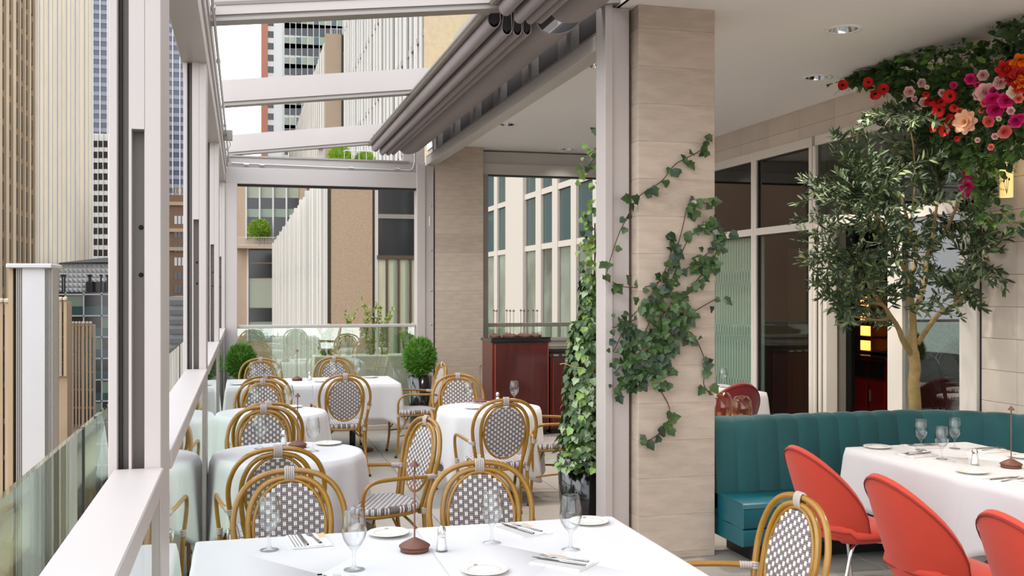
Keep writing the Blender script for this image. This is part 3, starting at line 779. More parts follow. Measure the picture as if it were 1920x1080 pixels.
make_table('long table between red chairs and teal banquette', (4.0, 4.5, 0), False, 0.42, 0.95)
rect_cloth('white cloth on the long table between red chairs and teal banquette', (4.0, 4.92, 0), 0.44, 0.55, 0.34, 8)
rect_cloth('second white cloth at the right edge on the red chair table', (4.0, 3.98, 0), 0.44, 0.43, 0.34, 9, 0.7425)
make_table('table behind the banquette beside the lattice window', (4.33, 9.05, 0), False, 0.42, 0.42)
rect_cloth('white cloth on the table behind the banquette', (4.33, 9.05, 0), 0.45, 0.45, 0.34, 10)
make_table('table inside the restaurant beside the dark chairs', (8.95, 10.25, 0), False, 0.36, 0.36)
rect_cloth('white cloth on the table inside the restaurant', (8.95, 10.25, 0), 0.38, 0.38, 0.3, 11)

# ---- red shell chairs
def make_red(label, m='velvet_red', seam='seam_red'):
    t = thing('shell_chair', label, 'chair', (0, 0, 0), 0, 'upholstered shell chairs')
    # front is +Y.  back shell: s across, q up
    def back(s, q, off):
        A = 1.42; ang = s * A
        zt = 0.435 + 0.435 * max(0.0, math.cos(s * PI / 2)) ** 0.75
        z = 0.395 + (zt - 0.395) * q; g = (z - 0.395) / 0.475
        hw = 0.205 + 0.085 * math.sin(PI * 0.62 * min(1, g))
        x = hw * math.sin(ang) / math.sin(A)
        y = -0.150 - 0.145 * g + hw * (1 - math.cos(ang)) * 0.92
        nx, ny = math.sin(ang) * 0.9, -math.cos(ang); L = math.hypot(nx, ny)
        return (x + nx / L * off, y + ny / L * off, z - 0.15 * off)
    NS, NQ = 25, 14
    def sh(off): return [[back(-1 + 2 * i / (NS - 1), j / (NQ - 1), off) for i in range(NS)] for j in range(NQ)]
    inner, outer = sh(-0.018), sh(0.018)
    mb = MB(); mb.grid(outer); mb.grid([r[::-1] for r in inner])
    rim_o = [outer[j][0] for j in range(NQ)] + [outer[-1][i] for i in range(1, NS)] + [outer[j][-1] for j in range(NQ - 2, -1, -1)]
    rim_i = [inner[j][0] for j in range(NQ)] + [inner[-1][i] for i in range(1, NS)] + [inner[j][-1] for j in range(NQ - 2, -1, -1)]
    mid = [tuple((Vector(a) + Vector(b)) / 2 + Vector((0, 0, 0.010))) for a, b in zip(rim_o, rim_i)]
    mb.grid([rim_o, mid, rim_i]); mb.grid([outer[0], inner[0]])
    b = mb.build('back_shell', m, t)
    MB().tube([tuple(Vector(p) * 1.0 + Vector((0, -0.002, -0.010))) for p in rim_o], 0.0032, 5).build('piping', seam, b)
    rows = []
    for (g, z) in ((0.72, 0.372), (0.93, 0.388), (1.0, 0.412), (0.985, 0.440), (0.90, 0.455), (0.5, 0.452), (0.02, 0.45)):
        row = []
        for i in range(40):
            a = 2 * PI * i / 40; c, s_ = math.cos(a), math.sin(a); e = 0.72
            x = math.copysign(abs(c) ** e, c) * 0.250 * g; y = 0.055 + math.copysign(abs(s_) ** e, s_) * 0.235 * g
            row.append((x, y, z + (0.03 if y < -0.1 else 0) * g - 0.02 * max(0, y - 0.2) / 0.1))
        rows.append(row)
    sb = MB(); sb.grid(rows, True); sb.add(rows[0][::-1], [tuple(range(40))]); st = sb.build('seat_shell', m, t)
    MB().tube([(p[0] * 1.004, p[1] + 0.0, p[2]) for p in rows[2]], 0.0032, 5, True).build('piping', seam, st)
    for s in (-1, 1):
        MB().tube(smooth_path([(s * 0.235, -0.20, 0.012), (s * 0.20, -0.12, 0.22), (s * 0.176, -0.065, 0.352), (s * 0.15, 0.0, 0.376), (s * 0.165, 0.10, 0.376), (s * 0.18, 0.155, 0.352), (s * 0.205, 0.20, 0.20), (s * 0.225, 0.235, 0.012)], 5), 0.0095, 10).build('leg_frame', 'chrome', t)
        for yy in (-0.20, 0.235): MB().lathe([(0, 0), (0.012, 0), (0.012, 0.014), (0, 0.014)], 10, (s * (0.235 if yy < 0 else 0.225), yy, 0)).build('glide', 'black_matte', t)
    MB().tube([(-0.15, 0.0, 0.376), (0.15, 0.0, 0.376)], 0.008, 8).build('cross_bar', 'chrome', t)
    return t
r0 = make_red('red velvet shell chair nearest the wicker chair at the left end of the banquette table'); r0.location = (3.13, 4.83, 0); r0.rotation_euler.z = -PI / 2 + 0.06
copy_tree(r0, (3.05, 3.97, 0), -PI / 2 + 0.02, 'middle red velvet shell chair at the banquette table')
copy_tree(r0, (3.02, 3.19, 0), -PI / 2, 'red velvet shell chair cut off by the right edge of the picture')
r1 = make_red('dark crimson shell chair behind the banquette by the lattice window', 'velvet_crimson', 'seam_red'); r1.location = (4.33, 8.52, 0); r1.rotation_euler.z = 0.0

# ---- teal banquette, L shaped with a rounded corner
bq = thing('banquette', 'teal velvet channel backed banquette curving round the white table', 'sofa', (0, 0, 0))
Yb, Xe, Rc = 6.02, 5.06, 0.72
path = []      # front plane of the back rest, left to right
x = 2.965
while x < Xe - Rc - 0.01: path.append((x, Yb, 0.0)); x += 0.1525
n_arc = 6
for k in range(n_arc + 1):
    a = PI / 2 * k / n_arc; path.append((Xe - Rc + Rc * math.sin(a), Yb - Rc + Rc * math.cos(a), -a))
y = Yb - Rc - 0.18
while y > 2.9: path.append((Xe, y, -PI / 2)); y -= 0.18
def chan_row(p0, p1, puff):
    # cross-section profile of a channel between two seams, from seat crease up, over the top and down behind
    a, b = Vector((p0[0], p0[1], 0)), Vector((p1[0], p1[1], 0)); rows = []
    na = Vector((math.sin(p0[2]), -math.cos(p0[2]), 0)); nb = Vector((math.sin(p1[2]), -math.cos(p1[2]), 0))
    prof = [(0.035, 0.30), (0.035, 0.42), (0.015, 0.62), (-0.005, 0.78), (-0.02, 0.835), (-0.05, 0.862), (-0.09, 0.868), (-0.125, 0.855), (-0.14, 0.82), (-0.14, 0.20)]
    for i, (d, z) in enumerate(prof):
        row = []
        for j in range(9):
            f = j / 8; pu = puff * (1 - abs(2 * f - 1) ** 2.6) if i < 7 else 0.0
            q = a.lerp(b, f) + na.lerp(nb, f) * (d + pu * (1.0 if i < 4 else 0.5)); row.append((q.x, q.y, z + (pu * 0.7 if 4 <= i < 8 else 0)))
        rows.append(row)
    return rows
for p0, p1 in zip(path[:-1], path[1:]):
    rows = chan_row(p0, p1, 0.011)
    mb = MB(); mb.grid(rows)
    mb.add([r[0] for r in rows], [tuple(range(len(rows)))]); mb.add([r[-1] for r in rows][::-1], [tuple(range(len(rows)))])
    mb.build('back_channel', 'velvet_teal', bq)
def offpath(d, ext=0.0): return [(p[0] + math.sin(p[2]) * d, p[1] - math.cos(p[2]) * d) for p in path]
def seat_block(z0, z1, d0, d1, nm, r=0.03):
    prof = [(d0, z0 + 0.01), (d0, z1), (d0 + (d1 - d0) * 0.5, z1 + 0.008), (d1 - r, z1), (d1 - r * 0.3, z1 - r * 0.3), (d1, z1 - r), (d1, z0 + 0.012), (d1 - 0.015, z0), (d0, z0)]
    rows = [[(x, y, z) for x, y in offpath(d)] for d, z in prof]
    mb = MB(); mb.grid(rows)
    mb.add([r_[0] for r_ in rows], [tuple(range(len(rows)))]); mb.add([r_[-1] for r_ in rows][::-1], [tuple(range(len(rows)))])
    return mb.build(nm, 'leather_teal', bq)
sc_ = seat_block(0.235, 0.392, 0.0, 0.40, 'seat_cushion')
MB().tube([(x, y, 0.366) for x, y in offpath(0.403)], 0.0035, 6).build('piping', 'leather_teal', sc_)
MB().tube([(path[0][0] - 0.002, Yb - d, z) for d, z in ((0.02, 0.394), (0.37, 0.392), (0.39, 0.383), (0.40, 0.36), (0.40, 0.25))], 0.004, 6).build('piping', 'leather_teal', sc_)
seat_block(0.125, 0.232, 0.0, 0.395, 'base_rail', 0.01)
MB().box((3.10, Yb - 0.25, 0), (4.9, Yb + 0.1, 0.125)).build('plinth', 'black_matte', bq)
MB().box((4.74, 2.95, 0), (5.15, Yb - 0.2, 0.125)).build('plinth', 'black_matte', bq)
for xx in (3.05, 4.1): MB().bbox((xx, Yb - 0.37, 0), (xx + 0.05, Yb - 0.32, 0.125), 0.004).build('leg', 'black_matte', bq)

# ================================================================== TABLE WARE
ZT = 0.7435
GL = [(0.0, 0.0), (0.034, 0.0), (0.0355, 0.002), (0.030, 0.004), (0.012, 0.008), (0.0055, 0.016), (0.0048, 0.035), (0.0055, 0.058), (0.010, 0.068), (0.024, 0.082), (0.036, 0.102), (0.0415, 0.125), (0.0405, 0.150), (0.036, 0.178), (0.0318, 0.200), (0.0308, 0.2015), (0.0300, 0.200), (0.0345, 0.177), (0.039, 0.150), (0.040, 0.125), (0.0345, 0.103), (0.022, 0.0845), (0.0, 0.074)]
gm = MB().lathe(GL, 28).mesh('water_glass', 'glass_stem')
def glass(x, y, lb, s=1.0, z=ZT):
    o = link('water_glass', gm, None, (x, y, z), None, s); return tag(o, lb, 'glass', 'stemmed water glasses')
for x, y, s, lb in [
    (0.097, 3.842, 1.0, 'empty stemmed glass at the left end of the front table, before the woven chair back'),
    (0.371, 3.497, 1.03, 'empty stemmed glass at the bottom edge of the front table, left of the lamp'),
    (0.914, 3.730, 1.0, 'empty stemmed glass on the front table before the right rattan chair'),
    (1.171, 3.556, 1.0, 'empty stemmed glass on the right side of the front table, before the black pot'),
    (0.106, 6.327, 1.0, 'stemmed glass on the closest round table, left of the lamp'),
    (0.409, 6.141, 1.0, 'stemmed glass on the closest round table, right of the lamp'),
    (0.093, 8.40, 1.0, 'stemmed glass on the second round table, left of the lamp'),
    (0.359, 8.294, 1.0, 'stemmed glass on the second round table, right of the lamp'),
    (0.108, 11.10, 1.0, 'stemmed glass on the far long table, leftmost'),
    (0.366, 11.05, 1.0, 'stemmed glass on the far long table, second from the left'),
    (0.948, 11.10, 1.0, 'stemmed glass on the far long table, before the right back chair'),
    (1.203, 11.05, 1.0, 'stemmed glass on the far long table, rightmost'),
    (1.850, 8.36, 0.95, 'stemmed glass on the round table before the cabinets, left of the lamp'),
    (2.230, 8.30, 0.95, 'stemmed glass on the round table before the cabinets, against the mahogany'),
    (3.936, 5.244, 0.92, 'stemmed glass on the banquette table, left one of the trio'),
    (3.839, 4.932, 0.92, 'stemmed glass on the banquette table, front one of the trio'),
    (4.173, 5.244, 0.92, 'stemmed glass on the banquette table, right one of the trio'),
    (4.28, 4.70, 0.92, 'stemmed glass cut by the right edge on the banquette table'),
    (4.60, 9.15, 0.95, 'stemmed glass on the table behind the banquette')]: glass(x, y, lb, s)

def make_lamp(lb):
    t = thing('table_lamp', lb, 'lamp', (0, 0, 0), 0, 'rust brown cordless table lamps')
    MB().lathe([(0, 0), (0.052, 0), (0.053, 0.018), (0, 0.018)], 28).build('base_drum', 'rust', t)
    MB().lathe([(0.0, 0.018), (0.0575, 0.018), (0.0575, 0.021), (0.046, 0.029), (0.010, 0.048), (0.0, 0.050)], 28).build('base_cone', 'rust', t)
    MB().lathe([(0.003, 0.048), (0.003, 0.320), (0, 0.320)], 10).build('stem', 'rust', t)
    MB().lathe([(0, 0.311), (0.0175, 0.311), (0.0175, 0.313), (0.002, 0.334), (0, 0.335)], 20).build('cap', 'rust', t)
    return t
l0 = make_lamp('rust table lamp with cone base in the middle of the front table'); l0.location = (0.612, 3.689, ZT + 0.001)
for x, y, z, lb in [(0.326, 6.30, ZT, 'rust table lamp on the closest round table by the windows'), (0.171, 8.45, ZT, 'rust table lamp on the second round table by the windows'),
    (0.565, 11.0, ZT, 'rust table lamp on the far long table'), (1.952, 8.384, ZT, 'rust table lamp on the round table before the cabinets'), (4.017, 4.599, ZT, 'dark rust table lamp on the banquette table')]:
    copy_tree(l0, (x, y, z), 0, lb)

def make_shaker(lb):
    t = thing('salt_shaker', lb, 'shaker', (0, 0, 0), 0, 'glass salt shakers')
    MB().lathe([(0, 0.0), (0.022, 0.0), (0.0225, 0.004), (0.0195, 0.02), (0.0145, 0.062), (0.0145, 0.066), (0, 0.066)], 10, smooth=False).build('glass_body', 'glass_stem', t)
    MB().lathe([(0, 0.006), (0.0175, 0.006), (0.0155, 0.02), (0.0125, 0.050), (0, 0.052)], 12).build('salt', 'salt', t)
    MB().lathe([(0.0155, 0.062), (0.016, 0.076), (0.0135, 0.086), (0.007, 0.093), (0, 0.0945)], 16).build('cap', 'chrome', t)
    return t
s0 = make_shaker('glass salt shaker with chrome dome beside the front table lamp'); s0.location = (0.707, 3.656, ZT + 0.001)
for x, y, lb in [(0.249, 6.42, 'salt shaker on the closest round table by the windows'), (0.699, 11.02, 'salt shaker on the far long table'), (2.10, 8.36, 'salt shaker on the round table before the cabinets'),
    (3.886, 4.720, 'salt shaker on the banquette table beside the side plate')]: copy_tree(s0, (x, y, ZT), 0, lb)

def make_plate(lb):
    t = thing('side_plate', lb, 'plate', (0, 0, 0), 0, 'white side plates')
    b = MB().lathe([(0, 0.0), (0.045, 0.0), (0.050, 0.004), (0.080, 0.0115), (0.0825, 0.0135), (0.080, 0.0145), (0.053, 0.008), (0.0, 0.0055)], 40).build('dish', 'porcelain', t)
    MB().lathe([(0.0558, 0.0093), (0.0566, 0.0096), (0.0573, 0.0098)], 40).build('gold_rim_line', 'gold_line', t)
    mb = MB()
    for dx in (-0.004, 0.001, 0.006): mb.box((dx - 0.0018, 0.060, 0.0118), (dx + 0.0018, 0.066, 0.0126))
    mb.build('printed_crest', 'gold_line', t, label='tiny printed gold crest on the plate rim')
    return t
p0 = make_plate('side plate behind the lamp on the front table'); p0.location = (0.553, 3.955, ZT + 0.001)
for x, y, r, lb in [(1.378, 3.945, 0, 'side plate at the far right corner of the front table'), (0.795, 3.350, 0.3, 'side plate cut off by the bottom edge on the front table'), (0.518, 6.38, 0, 'side plate on the closest round table by the windows'),
    (0.398, 8.48, 0, 'side plate on the second round table by the windows'), (-0.05, 10.68, 0, 'side plate at the left end of the far long table'), (0.80, 10.80, 0, 'side plate in the middle of the far long table'), (1.36, 11.15, 0, 'side plate at the right end of the far long table'),
    (1.817, 8.02, 0, 'side plate at the front of the round table before the cabinets'), (3.730, 5.38, 0, 'side plate at the far left corner of the banquette table'), (3.703, 4.517, 2, 'side plate at the front edge of the banquette table'), (4.317, 4.85, 0, 'side plate at the right edge on the banquette table'), (2.05, 8.33, 0, 'side plate at the back of the round table before the cabinets')]:
    copy_tree(p0, (x, y, ZT), r, lb)

def make_setting(lb, forks=1):
    # a folded napkin; the fork and knife lying on it are things of their own
    o = thing('folded_napkin', lb, 'napkin', (0, 0, 0), 0, 'folded white napkins')
    MB().rbox((-0.075, -0.10, 0.0), (0.075, 0.10, 0.005), 0.0022, 2).build('lower_fold', 'napkin', o)
    MB().rbox((-0.072, -0.098, 0.005), (0.045, 0.096, 0.0095), 0.0022, 2).build('upper_fold', 'napkin', o)
    for i in range(4): MB().box((-0.066 + i * 0.012, -0.098, 0.0094), (-0.060 + i * 0.012, 0.096, 0.0098)).build('stripe', 'napkin_stripe', o)
    MB().box((0.046, 0.03, 0.005), (0.0745, 0.099, 0.0056)).build('hem', 'napkin_tan', o)
    return o
def fork_mesh():
    mb = MB(); prof = [(-0.09, 0.0065, 0.002), (-0.05, 0.0052, 0.003), (0.0, 0.003, 0.005), (0.03, 0.003, 0.006), (0.042, 0.009, 0.004), (0.052, 0.0115, 0.002)]
    up = [[(-wd, y, h + 0.0012), (0, y, h + 0.0024), (wd, y, h + 0.0012)] for y, wd, h in prof]
    dn = [[(wd, y, h), (-wd, y, h)] for y, wd, h in prof]
    mb.grid([u + d for u, d in zip(up, dn)], True)
    for k in range(4):
        x = -0.0096 + 0.0064 * k; mb.tube([(x, 0.051, 0.003), (x * 1.02, 0.07, 0.0025), (x * 0.98, 0.092, 0.007)], [0.0017, 0.0015, 0.0007], 6)
    return mb.mesh('fork', 'cutlery')
def knife_mesh():
    mb = MB(); prof = [(-0.10, 0.004, 0.0045), (-0.06, 0.0062, 0.0055), (-0.02, 0.0062, 0.005), (0.0, 0.0045, 0.004)]
    mb.grid([[(wd * math.cos(a), y, 0.004 + h * 0.6 * math.sin(a)) for a in [2 * PI * i / 8 for i in range(8)]] for y, wd, h in prof], True)
    bl = [(-0.004, 0.0), (0.0065, 0.0), (0.0085, 0.05), (0.0075, 0.09), (0.002, 0.112), (-0.004, 0.10)]
    mb.prism(bl, 'z', 0.0032, 0.0046); return mb.mesh('knife', 'cutlery')
fm, km = fork_mesh(), knife_mesh()
n0 = None
for i, (x, y, r, where) in enumerate([(0.244, 3.93, 0.10, 'at the left rear of the front table'), (1.079, 3.88, 0.35, 'at the right rear of the front table'), (1.090, 3.385, 0.75, 'at the front right of the front table'), (0.30, 3.30, 0.1, 'at the bottom left edge of the front table'),
        (0.20, 6.02, 1.4, 'on the closest round table'), (1.93, 8.27, 0.5, 'on the round table before the cabinets'), (3.79, 5.09, 1.75, 'at the front left of the banquette table'), (4.03, 5.36, 1.5, 'at the far end of the banquette table'), (4.31, 5.12, -1.5, 'at the back edge of the banquette table'), (3.71, 4.27, -1.45, 'at the front right of the banquette table')]):
    lb = 'folded white napkin ' + where
    if n0 is None: n0 = make_setting(lb); o = n0; o.location = (x, y, ZT); o.rotation_euler.z = r
    else: o = copy_tree(n0, (x, y, ZT), r, lb)
    R = Matrix.Rotation(r, 3, 'Z')
    q = R @ Vector((0.022, 0.01, 0)); k = link('fork', fm, None, (x + q.x, y + q.y, ZT + 0.0095), (0, 0, r + 0.12)); tag(k, 'polished fork on the napkin ' + where, 'fork', 'polished forks')
    q = R @ Vector((-0.022, 0.005, 0)); k = link('knife', km, None, (x + q.x, y + q.y, ZT + 0.0098), (0, 0, r + 0.05)); tag(k, 'polished knife on the napkin ' + where, 'knife', 'polished knives')

# ================================================================== SERVICE CABINETS AND THEIR LAMPS
def cabinet(x0, x1, y0, y1, h, lb, slot=False):
    t = thing('service_cabinet', lb, 'cabinet')
    MB().bbox((x0, y0, 0.06), (x1, y1, h - 0.04), 0.004).build('body', 'mahogany', t)
    MB().box((x0 + 0.02, y0 + 0.03, 0), (x1 - 0.02, y1 - 0.02, 0.06)).build('plinth', 'black_matte', t)
    MB().bbox((x0 - 0.02, y0 - 0.02, h - 0.04), (x1 + 0.02, y1, h), 0.005).build('worktop', 'black_gloss', t)
    d = MB().bbox((x0 + 0.035, y0 - 0.018, 0.09), (x1 - 0.012, y0, h - 0.06), 0.004).build('door', 'mahogany', t)
    MB().bbox((x0 + 0.028, y0 - 0.022, 0.09), (x0 + 0.040, y0, h - 0.06), 0.003).build('edge_bead', 'mahogany_edge', d)
    MB().bbox((x1 - 0.018, y0 - 0.022, 0.09), (x1 - 0.008, y0, h - 0.06), 0.003).build('edge_bead', 'mahogany_edge', d)
    if slot:
        MB().bbox((x0 - 0.02, y0 - 0.03, h - 0.10), (x1, y0 + 0.02, h - 0.055), 0.004).build('drawer_rail', 'black_gloss', t)
        for k in range(5): MB().bbox((x0 + 0.03 + 0.11 * k, y0 - 0.034, h - 0.085), (x0 + 0.10 + 0.11 * k, y0 - 0.028, h - 0.065), 0.003).build('recessed_grip', 'steel', t)
    return t
cabinet(2.81, 3.50, 11.45, 11.95, 1.135, 'taller mahogany service cabinet with black top carrying spare lamps')
cabinet(3.53, 4.30, 11.50, 12.0, 1.01, 'lower mahogany service cabinet beside the ivy column', True)
tr = thing('serving_tray', 'black serving tray lying on the taller mahogany cabinet', 'tray')
MB().bbox((2.82, 11.50, 1.135), (3.47, 11.90, 1.142), 0.002).build('tray_floor', 'black_gloss', tr)
MB().bbox((2.82, 11.485, 1.135), (3.54, 11.50, 1.152), 0.002).build('rim', 'black_matte', tr)
ordn = ['first', 'second', 'third', 'fourth', 'fifth', 'sixth', 'seventh', 'eighth', 'ninth', 'tenth']
for i, px in enumerate((926, 931, 950, 956.5, 963, 976.5, 982.5, 989.5, 999.5, 1007)):
    Y = 11.62 if i in (1, 4, 7, 9) else (11.80 if i != 3 and i != 6 else 11.71)
    p = atY(px, 632, Y); copy_tree(l0, (p.x, Y, 1.142), 0, 'spare table lamp on the mahogany cabinet, %s from the left' % ordn[i])

# ---- amber glass domes behind the banquette
tb = thing('ledge_table', 'narrow dark console table behind the banquette', 'table')
MB().bbox((3.0, 6.75, 0.66), (4.0, 7.15, 0.70), 0.004).build('top', 'black_matte', tb)
for (xx, yy) in ((3.03, 6.78), (3.93, 6.78), (3.03, 7.08), (3.93, 7.08)): MB().bbox((xx, yy, 0), (xx + 0.04, yy + 0.04, 0.66), 0.003).build('leg', 'black_matte', tb)
for px, s, lb in ((1352, 1.0, 'amber glass dome half hidden by the pillar behind the banquette'), (1391, 0.86, 'smaller amber glass dome behind the banquette below the crimson chair')):
    p = atY(px, 780, 6.95)
    t = thing('amber_dome', lb, 'vase', (p.x, 6.95, 0.70), 0, 'amber glass domes')
    MB().lathe([(0.0, 0.0), (0.07 * s, 0.0), (0.088 * s, 0.03), (0.09 * s, 0.12 * s), (0.082 * s, 0.20 * s), (0.055 * s, 0.235 * s), (0.0, 0.245 * s)], 28).build('dome', 'glass_amber', t)
    MB().lathe([(0.0, 0.002), (0.05 * s, 0.002), (0.05 * s, 0.05), (0.0, 0.055)], 20).build('candle', 'rose_cream', t)

# ---- restaurant interior furniture seen through the doorway
bc = thing('bar_cabinet', 'dark red lacquered bar cabinet inside the doorway', 'cabinet', (0, 0, 0))
MB().bbox((8.0, 11.32, 0), (8.5, 12.5, 0.80), 0.01).build('body', 'lacquer_red', bc)
MB().bbox((7.96, 11.30, 0.80), (8.55, 12.52, 0.84), 0.006).build('top', 'black_gloss', bc)
for k in range(3):
    d = MB().bbox((7.98, 11.36 + 0.38 * k, 0.06), (8.0, 11.70 + 0.38 * k, 0.52), 0.004).build('door', 'lacquer_red', bc)
    MB().bbox((7.965, 11.65 + 0.38 * k, 0.25), (7.98, 11.67 + 0.38 * k, 0.40), 0.003).build('handle', 'steel', d)
    MB().bbox((7.98, 11.36 + 0.38 * k, 0.55), (8.0, 11.70 + 0.38 * k, 0.77), 0.004).build('drawer', 'black_gloss', bc)
rk = thing('bottle_rack', 'tall dark bottle rack with orange lit shelves inside the doorway', 'shelf', (0, 0, 0))
MB().box((8.48, 11.32, 0.84), (8.50, 12.5, 2.6)).build('back', 'wall_dark', rk)
for k in range(8):
    z = 0.86 + 0.20 * k
    MB().box((8.25, 11.32, z), (8.48, 12.5, z + 0.015)).build('shelf', 'black_matte', rk)
for k in range(4):
    z = 0.885 + 0.20 * k
    MB().box((8.25, 12.08, z), (8.27, 12.28, z + 0.13)).build('lit_panel', 'lit_orange', rk)
for k in range(8):
    for yy in (11.75,):
        z = 0.875 + 0.20 * k
        b = MB().lathe([(0, 0), (0.037, 0), (0.037, 0.10), (0.014, 0.14), (0.014, 0.18), (0, 0.18)], 12, (8.33, yy, z)).build('wine_bottle', 'black_gloss')
        tag(b, 'dark wine bottle on the restaurant rack, %s shelf from the bottom' % ordn[k], 'bottle', 'wine bottles on the rack')
mat('rack_white', (200, 196, 184), 0.6)
pn = thing('peg_panel', 'dark panel with a column of pale square pegs inside the doorway', 'panel', (0, 0, 0))
MB().box((6.22, 9.42, 0), (6.26, 9.64, 2.3)).build('board', 'black_matte', pn)
for k in range(12): MB().bbox((6.19, 9.53, 0.30 + 0.1425 * k), (6.22, 9.61, 0.368 + 0.1425 * k), 0.004).build('peg', 'rack_white', pn)

# ================================================================== PLANTS
def leaf_mesh(outline, m, name='leaf', fold=0.18, curl=-0.15):
    # outline: right half (x >= 0) from stem to tip; mirrored; folded along the midrib
    mb = MB(); mid = [(0, y, 0.0 + curl * y * y) for x, y in outline]
    R = [(x, y, fold * x + curl * y * y) for x, y in outline]; L = [(-x, y, fold * x + curl * y * y) for x, y in outline]
    n = len(outline)
    mb.add(mid + R, [(i, n + i, n + i + 1, i + 1) for i in range(n - 1)], True)
    mb.add(mid + L, [(i + 1, n + i + 1, n + i, i) for i in range(n - 1)], True)
    return mb.mesh(name, m)
IVY = [(0.02, 0.0), (0.20, -0.10), (0.44, -0.02), (0.47, 0.14), (0.46, 0.24), (0.58, 0.40), (0.37, 0.50), (0.24, 0.72), (0.0, 1.0)]
OLV = [(0.0, 0.0), (0.10, 0.25), (0.13, 0.5), (0.09, 0.78), (0.0, 1.0)]
BRD = [(0.0, 0.0), (0.22, 0.2), (0.30, 0.42), (0.22, 0.72), (0.0, 1.0)]
ivy_m = [leaf_mesh(IVY, m) for m in ('leaf_ivy', 'leaf_ivy', 'leaf_ivy_light', 'leaf_ivy_pale')]
ivy_wall_m = [leaf_mesh(IVY, m) for m in ('leaf_ivy', 'leaf_dark', 'leaf_ivy')]
olv_m = [leaf_mesh(OLV, m) for m in ('leaf_olive', 'leaf_olive', 'leaf_olive_light')]
brd_m = [leaf_mesh(BRD, m) for m in ('leaf_dark', 'leaf_fern', 'leaf_ivy')]
def basis(tip, nrm):
    t = Vector(tip).normalized(); n = Vector(nrm); n = n - t * n.dot(t)
    n = n.normalized() if n.length > 1e-4 else t.orthogonal().normalized()
    x = t.cross(n)
    return Matrix((x, t, n)).transposed()
class Leaves:
    """collects leaves; the largest/nearest 300 become parts, the rest one 'stuff' part"""
    def __init__(s, meshes): s.ms = meshes; s.L = []
    def add(s, p, tip, nrm, size, k): s.L.append((Vector(p), basis(tip, nrm), size, k))
    def flush(s, parent, limit=290, nm='leaf', bulk='foliage'):
        L = sorted(s.L, key=lambda q: -q[2] / (q[0] - cam.location).length)
        for p, Bm, sz, k in L[:limit]:
            o = link(nm, s.ms[k], parent); o.matrix_local = Matrix.Translation(p) @ Bm.to_4x4() @ Matrix.Scale(sz, 4)
        if len(L) > limit:
            mb = MB(); mats = []; idx = {}
            for k in range(len(s.ms)):
                mn = s.ms[k].materials[0].name
                if mn not in mats: mats.append(mn)
                idx[k] = mats.index(mn)
            data = [([v.co.copy() for v in m.vertices], [tuple(p.vertices) for p in m.polygons]) for m in s.ms]
            for p, Bm, sz, k in L[limit:]:
                mb.slot = idx[k]; vs, fs = data[k]
                mb.add([p + (Bm @ v) * sz for v in vs], fs, True)
            o = mb.build(bulk, mats, parent, kind='stuff', fix=False)
rn = random.Random(11)
def rv(s=1.0): return Vector((rn.uniform(-s, s), rn.uniform(-s, s), rn.uniform(-s, s)))

# ---- ivy climbing over the front of the near pillar
iv = thing('climbing_ivy', 'ivy vines fanning across the front of the near stone pillar', 'plant')
def c6(pts): return [(880 + x / 2.571, 280 + y / 2.571) for x, y in pts]
VINES = [c6([(660, 600), (680, 530), (720, 410), (770, 310), (810, 235), (870, 190), (930, 150), (990, 75), (1040, 45), (1120, 0)]) + [(1328, 258)],
    c6([(690, 640), (760, 665), (880, 655), (960, 590), (1000, 480), (1030, 370), (1050, 290), (1100, 265), (1190, 255)]),
    c6([(690, 860), (780, 830), (870, 760), (950, 650), (1010, 600), (1090, 550), (1150, 500), (1210, 440), (1240, 400)]),
    c6([(700, 980), (780, 960), (880, 890), (930, 800), (1000, 730), (1080, 650), (1140, 580), (1190, 500), (1200, 380)]),
    c6([(740, 1060), (820, 1000), (900, 1010), (960, 930), (1050, 880), (1090, 910), (1130, 1000), (1140, 1060), (1130, 1130), (1160, 1180)]),
    c6([(820, 1120), (870, 1060), (940, 950), (1000, 840), (1070, 790), (1190, 720)]),
    [(1150, 735), (1185, 715), (1215, 705), (1240, 735), (1256, 770), (1246, 802), (1215, 826), (1200, 815)],
    [(1150, 700), (1190, 660), (1215, 610), (1240, 560), (1262, 520), (1290, 450), (1330, 420), (1345, 390)],
    [(1150, 660), (1180, 600), (1215, 560), (1250, 500), (1262, 450)],
    [(1165, 690), (1200, 660), (1235, 620), (1255, 580), (1275, 560)]]
DENS = [26, 26, 34, 34, 26, 24, 20, 34, 22, 26]
LV = Leaves(ivy_wall_m)
for pts, dn in zip(VINES, DENS):
    P = []
    for (u, v) in pts:
        yy = 5.94 if u > 1192 else 6.02 - 0.02 * rn.random()
        P.append(atY(u, v, yy - 0.006))
    P = smooth_path(P, 6)
    MB().tube(P, 0.0032, 5).build('vine', 'vine_stem', iv)
    for q in range(int(dn * 1.15)):
        i = rn.randrange(2, len(P)); p = P[i] + Vector((rn.uniform(-0.045, 0.045), -rn.uniform(0.005, 0.035), rn.uniform(-0.05, 0.035)))
        if p.x > 3.05: continue
        LV.add(p, Vector((rn.uniform(-0.7, 0.7), -0.25, rn.uniform(-1.0, 0.35))), Vector((rn.uniform(-0.5, 0.5), -1, rn.uniform(-0.2, 0.7))), rn.uniform(0.038, 0.072), rn.randrange(3))
for q in range(120):        # the dense patch low on the left
    f = rn.random(); u = rn.uniform(1150, 1265); v = 735 - (u - 1150) * rn.uniform(0.1, 1.5)
    yy = 5.92 if u > 1190 else 6.0
    p = atY(u, v, yy - rn.uniform(0.005, 0.05))
    LV.add(p, Vector((rn.uniform(-0.7, 0.7), -0.25, rn.uniform(-1.0, 0.3))), Vector((rn.uniform(-0.5, 0.5), -1, rn.uniform(-0.2, 0.7))), rn.uniform(0.035, 0.062), rn.randrange(3))
